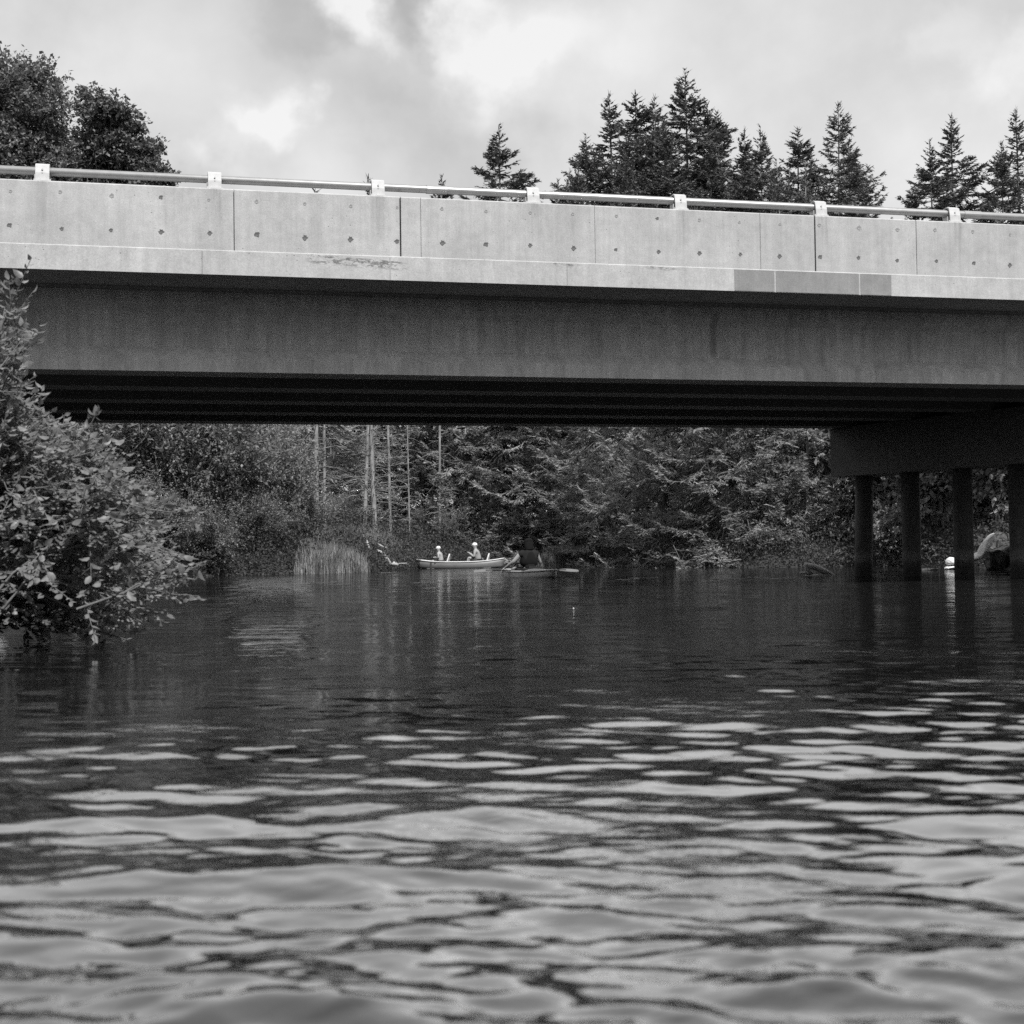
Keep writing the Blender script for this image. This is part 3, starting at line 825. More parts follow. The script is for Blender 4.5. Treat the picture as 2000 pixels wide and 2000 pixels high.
# dark forest interior further back: trees one can still tell apart as trunks and tops
back = [(470, 84, 9.5), (600, 80, 15), (655, 86, 14.5), (700, 79, 15), (790, 82, 15), (880, 84, 14.5), (950, 82, 15), (1030, 86, 15.5), (1190, 84, 15), (1290, 80, 15.5), (1400, 82, 15), (1480, 76, 14), (1570, 78, 15),
        (1660, 74, 14), (1740, 72, 14), (1820, 70, 13.5), (1900, 74, 14), (1990, 70, 13.5), (2080, 66, 14), (560, 90, 15), (630, 72, 14), (740, 92, 16), (845, 94, 16)]
for px, Y, H in back:
    P = at(px, 1080, Y)
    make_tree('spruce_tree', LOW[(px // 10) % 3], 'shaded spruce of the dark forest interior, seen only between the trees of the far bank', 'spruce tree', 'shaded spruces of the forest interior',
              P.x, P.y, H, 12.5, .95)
# unseen spruces added behind the viewer to block low sky light on the girder
for i in range(17):
    x = -20 + i * 2.6 + random.uniform(-.6, .6); y = -15 - 4 * math.cos(i * 1.9) - .1 * abs(x)
    make_tree('spruce_tree', LOW[i % 3], 'unseen spruce added behind the viewer to block low sky light', 'spruce tree', 'unseen spruces added behind the viewer', x, y, 21 + random.uniform(-1.5, 2), 12.5, .7)
# pale bare trunks
TR = [(617, 62, 15, 0, 1.25, 'thicker pale trunk with fans of dead twigs, left of its thin twin'),
      (634, 63, 15, 1, .9, 'thin pale trunk just right of the trunk with dead twig fans'),
      (545, 66, 15, 1, .9, 'short visible piece of pale trunk above the alder shrub'),
      (488, 60, 10.5, 1, .5, 'very thin pale stem rising out of the left alder thicket'),
      (710, 66, 15.5, 1, 1.05, 'greyish trunk immediately left of the brightest trunk'),
      (733, 64, 16, 0, 1.1, 'brightest pale trunk, standing on the grassy mound'),
      (763, 66, 15, 1, .85, 'slim pale trunk right of the brightest trunk'),
      (858, 71, 15.5, 0, .7, 'grey trunk partly screened by boughs above the front canoe paddler'),
      (800, 69, 12, 1, .6, 'short dim trunk between the slim pale trunk and the screened grey trunk'),
      (1537, 53, 14, 1, .8, 'leftmost of the three pale trunks near the pile cap'),
      (1557, 55, 14, 0, 1.2, 'thickest dull trunk, middle one of the three near the pile cap'),
      (1575, 50, 13, 0, .8, 'bright mottled trunk, nearest the pile cap of the three')]
for px, Y, H, v, w, lab in TR:
    P = at(px, 1000, Y)
    make_tree('bare_spruce_trunk', BARE[v], lab, 'bare tree', 'pale bare trunks of the far bank', P.x, P.y, H, 16, w * 1.0, tilt=(random.uniform(-.012, .012), random.uniform(-.012, .012)))

# ---- broadleaf crowns made of twigs and leaves
def leafy(seed, lobes, root, nclus, per, leaf, mat, spread=.35, trunk_r=.2, droop=0., kite='kite', upt=.35, stems=1):
    """lobes: list of (centre, radius); returns trunk+limb mesh and leaf mesh, in world-like local coordinates about root"""
    rs = np.random.default_rng(seed)
    segs = []
    vol = np.array([r ** 2.2 for _, r in lobes]); vol /= vol.sum()
    Cc = []; Dd = []
    root = np.array(root, float)
    for (c_, r), w in zip(lobes, vol):
        c_ = np.array(c_, float)
        n = max(4, int(nclus * w))
        mid = root * .45 + c_ * .55 + rs.normal(0, .1, 3) * r
        mid[:2] += rs.normal(0, .5, 2)
        segs.append((root, mid, trunk_r * .12, trunk_r * .1)); segs.append((mid, c_, trunk_r * .1, trunk_r * .05))
        d = nrm(rs.normal(0, 1, (n, 3))); rad = r * (.35 + .68 * rs.random(n) ** .45)[:, None]
        # ragged: drop some directions
        keep = (np.sin(d[:, 0] * 5 + seed) + np.sin(d[:, 1] * 6 + 1.3 * seed) + np.sin(d[:, 2] * 7)) > -1.1
        d = d[keep]; rad = rad[keep]
        p = c_ + d * rad * np.array([1, 1, .85])
        for q, dd in list(zip(p, d))[::4]:
            segs.append((c_ + dd * r * .1, q, trunk_r * .14, .008))
        Cc.append(p); Dd.append(nrm(d + np.array([0, 0, upt])))
    Cc = np.concatenate(Cc); Dd = np.concatenate(Dd); n = len(Cc)
    tl = rs.uniform(.5, 1.3, n) * spread * 1.6
    for q, dd, l in list(zip(Cc, Dd, tl))[::3]:
        segs.append((q - dd * l * .5, q + dd * l * .6, .010, .004))
    C = np.repeat(Cc, per, 0); D = np.repeat(Dd, per, 0); N_ = len(C)
    t = rs.uniform(-.6, .75, N_)[:, None]
    P = C + D * t * np.repeat(tl, per)[:, None] + rs.normal(0, 1, (N_, 3)) * spread * .32 * (1.1 - np.abs(t))
    U = nrm(D * .4 + rs.normal(0, .75, (N_, 3)) + np.array([0, 0, -.15 - droop]))
    nrm_up = nrm(rs.normal(0, .45, (N_, 3)) + np.array([0, 0, 1.]))
    W = np.cross(U, nrm_up)
    l = leaf * rs.uniform(.6, 1.3, N_)
    V, F = cards(P, U, W, l, l * rs.uniform(.5, .8, N_), kite)
    tv, tf = tubes_np(segs, 5)
    return np_mesh('branches', tv, tf, MAT['dbark'], True), np_mesh('crown', V, F, MAT[mat])

def leafy_tree(name, lab, cat, group, lobes_px, Y, base_px, nclus, per, leaf, mat, seed, spread, trunk_r, ydepth=.9):
    rs = np.random.default_rng(seed)
    bx = gx(base_px, Y); z0 = gh(bx, Y) - .1
    e = empty(name, (bx, Y, z0)); tag(e, lab, cat, group)
    lobes = []
    for (x, y, r) in lobes_px:
        dy = rs.uniform(-1, 1) * ydepth
        p = at(x, y, Y + dy); lobes.append(((p.x - bx, dy, p.z - z0), r / FPX * Y))
    top = max(l[0][2] for l in lobes)
    fork = (0, 0, top * .2)
    br, cr = leafy(seed, lobes, fork, nclus, per, leaf, mat, spread, trunk_r)
    mb = MB(); mb.tube([(0, 0, -.2), (.05, .02, fork[2] * .5), fork], [trunk_r * 1.35, trunk_r * 1.15, trunk_r], 10)
    mb.build('trunk', MAT['dbark'], e, True)
    link('branches', br, e)['kind'] = 'stuff'; link('crown', cr, e)['kind'] = 'stuff'
    return e

leafy_tree('maple_tree', 'big dark broadleaf tree with rounded crown at the left edge behind the bridge', 'maple tree', 'broadleaf trees behind the guardrail',
           [(45, 196, 62), (100, 216, 44), (20, 262, 80), (80, 295, 58), (122, 262, 24), (-70, 200, 120), (-60, 330, 130), (60, 380, 110), (-30, 470, 120), (70, 490, 100), (72, 152, 28), (20, 142, 26), (52, 140, 22), (112, 160, 20), (130, 196, 12), (95, 136, 12), (-10, 128, 22)],
           47, 30, 4600, 24, .135, 'maple', 31, .34, .30, 1.2)
leafy_tree('maple_tree', 'lower dark broadleaf tree sloping down to the right, right of the big rounded tree', 'maple tree', 'broadleaf trees behind the guardrail',
           [(178, 212, 22), (205, 240, 30), (184, 276, 30), (226, 290, 30), (246, 268, 18), (205, 330, 46), (262, 318, 28), (292, 302, 18), (312, 290, 11), (285, 345, 26), (318, 338, 14), (332, 352, 12), (150, 350, 60), (235, 400, 75), (200, 480, 90), (310, 420, 50), (166, 186, 11), (192, 198, 16), (218, 204, 14), (240, 225, 18), (268, 245, 13), (270, 285, 14)],
           45, 200, 4800, 22, .13, 'maple', 32, .26, .17, 1.0)

# ---- alder shrubs of the left bank, under the bridge
def shrub_mesh(seed, w, h, nst, leaf, mat, n_tw=10, per=26, lean=.7):
    rs = np.random.default_rng(seed); segs = []; P = []; D = []
    for s in range(nst):
        az = rs.uniform(0, 6.28); o = np.array([math.cos(az), math.sin(az), 0]); hh = h * rs.uniform(.55, 1.0) ; ww = w * rs.uniform(.1, 1.0)
        T = np.linspace(0, 1, 7)
        path = o * (ww * T ** 1.4)[:, None] + np.array([0, 0, 1.]) * (hh * (1 - (1 - T) ** 1.5 * 1.0) * (1 - .15 * T * ww / w))[:, None] + rs.normal(0, .06, (7, 3))
        path[0] = o * .15; path[0][2] = -.1
        for i in range(6): segs.append((path[i], path[i + 1], .03 * (1 - T[i]) + .006, .03 * (1 - T[i + 1]) + .005))
        for k in range(n_tw):
            t = rs.uniform(.18, 1); q = np.array([np.interp(t, T, path[:, j]) for j in range(3)])
            d = nrm(o * rs.uniform(0, .9) + rs.normal(0, .7, 3) + np.array([0, 0, .25])); L = rs.uniform(.35, 1.0) * (h / 4.5)
            e = q + d * L; segs.append((q, e, .009, .003))
            tt = rs.random(per)[:, None]
            P.append(q + d * L * tt + rs.normal(0, .07, (per, 3)) * h / 4.5); D.append(np.repeat(d[None], per, 0))
    P = np.concatenate(P); D = np.concatenate(D); n = len(P)
    U = nrm(D * .5 + rs.normal(0, .7, (n, 3)) + np.array([0, 0, -.2])); W = np.cross(U, nrm(rs.normal(0, .5, (n, 3)) + np.array([0, -.25, 1.])))
    l = leaf * rs.uniform(.6, 1.3, n)
    V, F = cards(P, U, W, l, l * .62, 'kite')
    tv, tf = tubes_np(segs, 4)
    return np_mesh('branches', tv, tf, MAT['twig'], True), np_mesh('foliage', V, F, MAT[mat])
SH = [shrub_mesh(51, 2.0, 4.6, 42, .10, 'alder'), shrub_mesh(52, 1.7, 4.6, 36, .10, 'alder'), shrub_mesh(53, 2.2, 4.6, 44, .09, 'alder')]
SHS = [shrub_mesh(54, 2.3, 4.6, 44, .17, 'broad', 15, 26)]
def place_shrub(px, Y, h, v, lab, grp, w=1.0, me=None, name='alder_shrub', cat='shrub'):
    x = gx(px, Y); e = empty(name, (x, Y, gh(x, Y) - .1), random.uniform(0, 6.28)); s = h / 4.6; e.scale = (s * w, s * w, s)
    tag(e, lab, cat, grp)
    for nm, me_ in zip(('branches', 'foliage'), me or SH[v]):
        link(nm, me_, e)['kind'] = 'stuff'
for a in [(120, 41, 6.3, 0, 'alder shrub of the left bank directly behind the foreground bush, nearest the left edge'),
          (195, 43, 6.5, 2, 'alder shrub of the left bank behind the leafy tuft that pokes up over the girder'),
          (265, 45, 6.4, 1, 'small-leaved alder shrub a third of the way along the left thicket'),
          (345, 46, 6.5, 0, 'alder shrub in the middle of the left thicket under the bridge'),
          (415, 48, 6.3, 2, 'dark alder shrub left of the thin pale stem'),
          (480, 50, 4.6, 1, 'alder shrub around the foot of the very thin pale stem'),
          (545, 51, 4.7, 0, 'rounded alder shrub with bright leaves left of the pale trunks'),
          (595, 53.5, 2.9, 1, 'low alder shrub that ends the left thicket beside the reeds'),
          (330, 43.5, 2.6, 1, 'low waterside alder at the foot of the middle of the left thicket'),
          (420, 45, 2.4, 0, 'low waterside alder right of the foreground bush tip'),
          (500, 48, 2.4, 2, 'low waterside alder left of the reeds'),
          (60, 40, 5.2, 2, 'alder shrub almost hidden by the foreground bush at the left edge'),
          (560, 50, 1.8, 1, 'smallest waterside alder overhanging the water at the left end of the reeds'),
          (250, 42, 2.8, 2, 'low waterside alder hidden behind the foreground bush')]:
    place_shrub(*a[:4], a[4], 'alder shrubs of the left bank', 1.0 if a[2] > 3 else 1.25)
for a in [(905, 72, 3.4, 1, 'dark leafy shrub between the two canoe paddlers'),
          (965, 71, 3.6, 0, 'bright leafy shrub rising behind the rear canoe paddler'),
          (1020, 70, 2.6, 2, 'low leafy shrub behind the kayaker'),
          (660, 66, 2.6, 2, 'low shrub left of the grassy mound'), (690, 70, 2.4, 0, 'small shrub behind the grassy mound'),
          (820, 72, 2.0, 1, 'low shrub behind the left end of the canoe'),
          (1180, 68, 2.0, 0, 'low dark shrub right of the right-hand reed patch'),
          (870, 70, 1.7, 0, 'small shrub overhanging the water behind the front canoe paddler')]:
    place_shrub(*a[:4], a[4], 'shrubs of the far bank', 1.1)
for a in [(1722, 50, 6.0, 0, 'large-leaved shrub seen between the first and second pile'),
          (1735, 46, 2.2, 0, 'low leafy shrub at the waterline between the first and second pile'),
          (1830, 47, 6.0, 0, 'bright large-leaved shrub seen between the second and third pile'),
          (1925, 45, 6.0, 0, 'bright large-leaved shrub above the boulders by the fourth pile'),
          (1990, 43, 5.5, 0, 'large-leaved shrub behind the boulder at the right edge')]:
    place_shrub(*a[:4], a[4], 'leafy shrubs behind the piles', .9, SHS[0])

# ---- reeds and grass
def blades(name, pts_fn, n, h, lab, cat, seed, mat='reed', lean=.3, wd=.012):
    rs = np.random.default_rng(seed)
    X, Y = pts_fn(rs, n)
    if name == 'mound_grass':
        k_ = river_dist(X, Y) > .1; X, Y = X[k_], Y[k_]; n = len(X)
    Z = np.maximum(ground_h(X, Y), -.05)
    hh = h * rs.uniform(.4, 1.15, n) * (1 + .4 * snoise(X, Y, 2.6, seed))
    if name == 'reed_patch':
        pc_ = X / Y; mid_ = np.median(pc_); hh = hh * np.clip(1.15 - ((pc_ - mid_) / (np.ptp(pc_) * .5)) ** 2 * .7 + rs.normal(0, .12, n), .3, 1.1)
    a = rs.uniform(0, 6.28, n); ln_ = rs.uniform(0, lean, n)
    B = np.stack([X, Y, Z], 1); side_ = np.stack([np.cos(a), np.sin(a), 0 * a], 1) * wd
    o = np.stack([np.cos(a + 1.6) * ln_, np.sin(a + 1.6) * ln_, np.ones(n)], 1)
    m1 = B + o * hh[:, None] * .6; o2 = o + np.stack([np.cos(a + 1.6) * ln_ * 1.5, np.sin(a + 1.6) * ln_ * 1.5, -.3 * np.ones(n) * ln_], 1)
    t = m1 + o2 * hh[:, None] * .4
    V = np.stack([B - side_, B + side_, m1 + side_ * .8, m1 - side_ * .8, t + side_ * .15, t - side_ * .15], 1).reshape(-1, 3)
    i = np.arange(n)[:, None] * 6
    F = np.concatenate([i + np.array([[0, 1, 2, 3]]), i + np.array([[3, 2, 4, 5]])])
    return tag(link(name, np_mesh(name, V, F, MAT[mat])), lab, cat, kind='stuff')
def patch_fn(px0, px1, Y0, Y1):
    def f(rs, n):
        p = px0 - 22 + (px1 - px0 + 44) * rs.beta(2.3, 2.3, n); y = rs.uniform(Y0, Y1, n) + 2.0 * (p - px0) / (px1 - px0)
        return (p - 1000) / FPX * y, y
    return f
blades('reed_patch', patch_fn(590, 700, 46.8, 49.5), 5200, .85, 'tall pale reeds growing in the water right of the left thicket', 'reeds', 61)
blades('reed_patch', patch_fn(700, 770, 56, 59), 1800, .75, 'short reeds around the bleached driftwood roots', 'reeds', 62)
blades('reed_patch', patch_fn(1058, 1160, 62.5, 64.5), 8000, .75, 'pale reeds at the waterline right of the kayaker', 'reeds', 63)
def mound_fn(rs, n):
    return rs.normal(-6.3, 1.5, n), rs.normal(62.5, 1.6, n)
blades('mound_grass', mound_fn, 5200, .42, 'short pale grass covering the mound below the brightest trunk', 'grass', 64, lean=.8)
# low leafy ground cover, bank shade under the boughs put into its dark colour
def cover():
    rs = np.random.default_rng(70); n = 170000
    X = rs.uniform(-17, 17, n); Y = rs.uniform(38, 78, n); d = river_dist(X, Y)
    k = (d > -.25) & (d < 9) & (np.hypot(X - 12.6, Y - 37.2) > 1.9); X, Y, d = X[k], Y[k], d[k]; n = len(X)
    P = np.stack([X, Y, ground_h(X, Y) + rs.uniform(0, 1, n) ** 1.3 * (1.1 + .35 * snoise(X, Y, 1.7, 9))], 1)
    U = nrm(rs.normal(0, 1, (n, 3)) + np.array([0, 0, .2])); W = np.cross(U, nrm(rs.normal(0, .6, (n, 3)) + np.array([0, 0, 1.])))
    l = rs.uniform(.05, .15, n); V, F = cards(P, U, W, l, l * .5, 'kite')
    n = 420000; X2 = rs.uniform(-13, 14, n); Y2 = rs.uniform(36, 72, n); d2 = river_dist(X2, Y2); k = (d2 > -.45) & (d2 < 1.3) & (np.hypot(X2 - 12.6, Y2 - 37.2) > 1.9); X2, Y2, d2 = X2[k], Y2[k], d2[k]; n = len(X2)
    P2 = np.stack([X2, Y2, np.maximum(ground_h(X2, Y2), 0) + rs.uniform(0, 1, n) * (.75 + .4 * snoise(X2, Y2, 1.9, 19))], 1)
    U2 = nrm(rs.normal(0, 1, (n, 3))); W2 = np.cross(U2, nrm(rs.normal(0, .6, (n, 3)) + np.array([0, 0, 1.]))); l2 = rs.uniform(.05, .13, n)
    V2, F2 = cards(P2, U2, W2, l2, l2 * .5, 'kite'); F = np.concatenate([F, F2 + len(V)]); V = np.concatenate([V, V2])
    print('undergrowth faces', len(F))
    tag(link('undergrowth', np_mesh('undergrowth', V, F, MAT['fern'])), 'low ferns and leaves of the far banks, coloured dark for shade under boughs', 'undergrowth', kind='stuff')
cover()

# ---- the leafy bush close on the left
def front_bush():
    rs = np.random.default_rng(81)
    Y0 = 9.3
    root = Vector((-3.75, 9.6, .15))
    e = empty('foreground_bush', root)
    tag(e, 'large-leaved bush leaning over the water close on the left', 'bush')
    r0 = np.array(root)
    # outline in metres on a plane 9.3 m away: how far right the bush reaches at each height
    prof_y = [508, 566, 640, 700, 760, 800, 830, 880, 950, 1010, 1060, 1090, 1140, 1190, 1240]
    prof_x = [14, 36, 40, 26, 30, 58, 140, 215, 265, 300, 330, 385, 345, 345, 240]
    zs = [at(0, y, Y0).z for y in prof_y]; xr = [at(x, y, Y0).x for x, y in zip(prof_x, prof_y)]
    zs, xr = zip(*sorted(zip(zs, xr)))
    segs = []; P = []; D = []
    def xm(z): return np.interp(z, zs, xr)
    stems = []
    for s in range(190):
        z = rs.uniform(.03, 1.75) if s % 5 else rs.uniform(1.4, 2.42)
        y = rs.uniform(8.5, 10.5)
        xmax = xm(z) * (y / Y0)
        x = xmax - abs(rs.normal(0, .35)) if rs.random() < .5 else rs.uniform(-3.6, xmax)
        if rs.random() < .16 and z < 1.5: x += rs.uniform(.05, .28)
        tgt = np.array([x, y, z])
        b0 = r0 + np.array([rs.uniform(-.5, .4), rs.uniform(-.8, .8), rs.uniform(-.1, .3)])
        T = np.linspace(0, 1, 9)
        up = np.array([0, 0, rs.uniform(.05, .45)])
        path = b0 + (tgt - b0) * T[:, None] + up * np.sin(T * np.pi)[:, None] + rs.normal(0, .02, (9, 3))
        for i in range(8): segs.append((path[i], path[i + 1], .013 * (1 - T[i]) + .003, .013 * (1 - T[i + 1]) + .003))
        stems.append(path)
        for k in range(14):
            t = rs.uniform(.15, 1.0); q = np.array([np.interp(t, T, path[:, j]) for j in range(3)])
            ax = nrm(path[min(8, int(t * 8) + 1)] - path[max(0, int(t * 8) - 1)])
            d = nrm(ax * .8 + rs.normal(0, .6, 3) + np.array([0, -.1, .05])); L = rs.uniform(.16, .5)
            en = q + d * L
            if en[0] > xm(en[2]) * (en[1] / Y0) + rs.uniform(0, .22) or en[2] < .04: 
                L *= .3; en = q + d * L
            segs.append((q, en, .004, .002))
            m_ = int(3 + L * 28)
            for j in range(m_):
                tt = (j + 1) / m_; p = q + d * L * tt
                sd = nrm(np.cross(d, np.array([0, 0, 1.]))) * (1 if j % 2 else -1)
                P.append(p); D.append(nrm(d * .7 + sd * .75 + rs.normal(0, .32, 3) + np.array([0, 0, -.15])))
    # the tuft poking up in front of the girder
    a = at(120, 965, 9.0); c_ = at(150, 880, 9.0); t_ = at(186, 812, 9.0)
    a, c_, t_ = map(np.array, (a, c_, t_)); segs += [(r0 + np.array([.3, -.2, .2]), a, .010, .006), (a, c_, .006, .004), (c_, t_, .004, .002)]
    for j in range(16):
        f = rs.uniform(.3, 1.0) if j > 8 else 1.0; p = c_ + (t_ - c_) * f; P.append(p); D.append(nrm(rs.normal(0, .6, 3) + np.array([.1, 0, .55])))
    # bare low branches reaching right over the water
    for pts in ([(150, 1190), (250, 1155), (330, 1115), (395, 1098)], [(240, 1160), (270, 1140), (300, 1142), (318, 1138)], [(0, 1195), (30, 1160), (60, 1120), (70, 1090)],
                [(0, 1150), (25, 1120), (62, 1092)], [(330, 1115), (352, 1128), (380, 1132)]):
        w = [np.array(at(x, y, 8.6)) for x, y in pts]
        for i in range(len(w) - 1): segs.append((w[i], w[i + 1], .009 * (1 - i * .25), .009 * (1 - (i + 1) * .25)))
        for k in range(26):
            i = rs.integers(0, len(w) - 1); f = rs.random(); p = w[i] + (w[i + 1] - w[i]) * f
            if p[0] > at(300, 1100, 8.6).x or rs.random() < .25:
                P.append(p + rs.normal(0, .02, 3)); D.append(nrm(rs.normal(0, .8, 3)))
    P = np.array(P) - r0; D = np.array(D); n = len(P)
    W = np.cross(D, nrm(rs.normal(0, .5, (n, 3)) + np.array([.1, -.35, 1.])))
    ln_ = .058 * rs.uniform(.5, 1.45, n); wd = ln_ * rs.uniform(.48, .62, n)
    # the 300 that show largest stand alone as parts
    score = ln_ * rs.uniform(.7, 1.0, n) / (P[:, 1] + r0[1]) * ((P[:, 0] + r0[0]) > -3.2 * (P[:, 1] + r0[1]) / Y0)
    idx = np.argsort(-score)[:300]; rest = np.setdiff1d(np.arange(n), idx)
    V, F = leaf6(P[rest], D[rest], W[rest], ln_[rest], wd[rest])
    link('foliage', np_mesh('foliage', V, F, MAT['bush']), e)['kind'] = 'stuff'
    base = []
    for k in range(4):
        V1, F1 = leaf6(np.zeros((1, 3)), np.array([[1., 0, 0]]), np.array([[0, 1., 0]]), [1.], [.5 + .04 * k], .2 + .08 * k)
        base.append(np_mesh('leaf', V1, F1, MAT['bush']))
    for j, i in enumerate(idx):
        U_ = D[i]; W_ = W[i] - U_ * W[i].dot(U_); W_ /= np.linalg.norm(W_); N_ = np.cross(U_, W_)
        o = link('leaf', base[j % 4], e); mt = Matrix(((U_[0], W_[0], N_[0]), (U_[1], W_[1], N_[1]), (U_[2], W_[2], N_[2]))).to_4x4()
        o.matrix_local = Matrix.Translation(Vector(P[i])) @ mt @ Matrix.Scale(float(ln_[i]), 4)
    S = [(np.array(a_) - r0, np.array(b_) - r0, ra, rb) for a_, b_, ra, rb in segs]
    tv, tf = tubes_np(S, 5)
    link('branches', np_mesh('branches', tv, tf, MAT['twig'], True), e)['kind'] = 'stuff'
front_bush()

# ------------------------------------------------------------------ stones, driftwood, lily pads
def ico(sub):
    import bmesh
    bm = bmesh.new(); bmesh.ops.create_icosphere(bm, subdivisions=sub, radius=1)
    V = np.array([v.co[:] for v in bm.verts]); F = np.array([[v.index for v in f.verts] for f in bm.faces]); bm.free()
    return V, F
IV, IF = ico(4)
def boulder(name, lab, loc, size, mat, seed, rough=.18, rot=(0, 0, 0), facets=9, smooth=True, cat='boulder', group=None):
    rs = np.random.default_rng(seed); V = IV.copy()
    for k in range(facets):                     # cut planes give angular faces
        d = nrm(rs.normal(0, 1, 3)); lim = rs.uniform(.55, .85); s = V @ d; V -= np.outer(np.maximum(s - lim, 0), d) * .9
    nz = snoise(V[:, 0] * 3 + V[:, 2] * 2.2, V[:, 1] * 3 - V[:, 2] * 2.7, 1.6, seed) * rough + snoise(V[:, 0] * 9 + V[:, 2] * 5, V[:, 1] * 9 - V[:, 2] * 7, 1.6, seed + 1) * rough * .35
    V = V * (1 + nz)[:, None] * np.array(size)
    o = link(name, np_mesh(name, V, IF, MAT[mat], smooth), None, loc, rot); tag(o, lab, cat, group); return o
def bpx(px, py, Y): return at(px, py, Y)
YR = 37.5
boulder('boulder', 'large cracked grey boulder at the waterline beside the fourth pile', bpx(1956, 1092, YR - .35), (.72, .6, .50), 'rock', 5, .42, (0, -.25, .3), 14, False)
boulder('boulder', 'grey boulder piled behind and above the large cracked one', bpx(1966, 1062, YR + .3), (.50, .5, .36), 'rock', 6, .42, (0, -.3, 1.3), 12, False)
boulder('boulder', 'bright white elongated stone leaning up against the grey boulder', bpx(1925, 1066, YR - 1.1), (.37, .15, .11), 'wrock', 7, .08, (0, -.95, 0), 5)
boulder('boulder', 'bright white stone at the foot of the leaning white one', bpx(1906, 1088, YR - 1.0), (.20, .15, .10), 'wrock', 8, .1, (0, -.5, .4), 6)
boulder('boulder', 'white rounded stone showing just left of the third pile', bpx(1858, 1098, YR), (.15, .16, .13), 'wrock', 9, .08, (0, 0, .4), 5)
boulder('boulder', 'small white stone low at the waterline left of the third pile', bpx(1856, 1110, YR), (.17, .15, .07), 'wrock', 10, .1, (0, 0, 1.4), 5)
boulder('boulder', 'dark wet stone barely above the water between the second and third pile', bpx(1812, 1113, YR), (.32, .15, .05), 'rock', 12, .15, (0, 0, 0), 5)

def log(name, lab, paths, cat='driftwood', mat='drift'):
    e = empty(name, paths[0][0][0]); tag(e, lab, cat); r0 = Vector(paths[0][0][0])
    for i, (pts, rad, nm) in enumerate(paths):
        mb = MB(); mb.tube([Vector(p) - r0 for p in pts], rad, 8); mb.build(nm, MAT[mat], e, True)
YL = 55
q = lambda x, y, Y=YL: at(x, y, Y)
log('driftwood_roots', 'bleached curved driftwood roots lying between the reeds and the canoe', [
    ([q(735, 1075), q(748, 1080), q(756, 1092), q(765, 1104)], [.05, .06, .07, .05], 'root'),
    ([q(716, 1055), q(720, 1068), q(724, 1077)], [.03, .045, .05], 'root'),
    ([q(757, 1103), q(770, 1101), q(778, 1104)], [.05, .09, .05], 'root'),
    ([q(738, 1062), q(748, 1068), q(755, 1070)], [.02, .035, .02], 'root'),
    ([q(775, 1101), q(795, 1100)], [.025, .015], 'root')])
YS = 33
q = lambda x, y, Y=YS: at(x, y, Y)
log('driftwood_stump', 'grey split driftwood snag sticking out of the water left of the first pile', [
    ([q(1572, 1103), q(1590, 1107), q(1610, 1116), q(1628, 1124)], [.05, .07, .07, .04], 'trunk_piece'),
    ([q(1572, 1103), q(1577, 1112), q(1586, 1122)], [.045, .05, .03], 'branch_stub'),
    ([q(1562, 1119), q(1576, 1119), q(1590, 1121)], [.02, .035, .02], 'branch_stub')])
# dead hanging branches over the water at right
def snag(lab, pts, Y, twigs, seed):
    rs = np.random.default_rng(seed); P = [np.array(at(x, y, Y)) for x, y in pts]; segs = []
    for i in range(len(P) - 1): segs.append((P[i], P[i + 1], .016, .010))
    for k in range(twigs):
        i = rs.integers(0, len(P) - 1); p = P[i] + (P[i + 1] - P[i]) * rs.random(); cur = p; d = nrm(rs.normal(0, 1, 3) + np.array([0, 0, -.5]))
        for s in range(4):
            nx_ = cur + d * rs.uniform(.12, .32); segs.append((cur, nx_, .009 - s * .0018, .008 - s * .0018)); cur = nx_; d = nrm(d + rs.normal(0, .35, 3) + np.array([0, 0, -.15]))
    r0 = P[0]; S = [(a - r0, b_ - r0, x, y) for a, b_, x, y in segs]; tv, tf = tubes_np(S, 4)
    o = link('dead_branch', np_mesh('dead_branch', tv, tf, MAT['twig'], True), None, r0); tag(o, lab, 'dead branch', 'dead branches hanging over the water')
snag('dead branch hanging straight down to the water right of the darkest shade', [(1460, 1015), (1467, 1050), (1478, 1092)], 49, 8, 1)
snag('tangle of fine dead twigs above the grey driftwood snag', [(1560, 1040), (1585, 1065), (1605, 1093)], 48, 40, 2)
snag('dead branch slanting down left of the tangle of fine twigs', [(1550, 1045), (1535, 1075), (1518, 1100)], 49, 12, 3)
snag('dead branch rising from the water under the hanging boughs near the middle', [(1315, 1065), (1325, 1085), (1330, 1100)], 49, 10, 4)

pad_me = []
for v in range(3):
    rs = random.Random(v); n = 14; vs = [(0, 0, .004)]
    for k in range(n):
        a = .25 + (2 * math.pi - .5) * k / (n - 1); r = rs.uniform(.92, 1.05); vs.append((math.cos(a) * r, math.sin(a) * r, .010 + .03 * rs.random()))
    me = bpy.data.meshes.new('lily_pad'); me.from_pydata(vs, [], [(0, k, k + 1) for k in range(1, n)]); me.materials.append(MAT['pad']); pad_me.append(me)
pads = [(450, 560, 1146, 1158, 16, 'lily pad floating in the patch right of the foreground bush tip'), (590, 700, 1137, 1146, 14, 'lily pad floating in the row in front of the tall reeds'),
        (730, 760, 1114, 1122, 4, 'lily pad floating just below the bleached driftwood roots'),
        (800, 825, 1137, 1146, 4, 'lily pad floating in the small cluster left of the kayak'), (1195, 1275, 1130, 1139, 9, 'lily pad floating in the patch right of the kayak paddle'),
        (1395, 1560, 1129, 1137, 22, 'lily pad floating in the long row left of the driftwood snag'), (1560, 1600, 1124, 1128, 5, 'lily pad floating right beside the driftwood snag')]
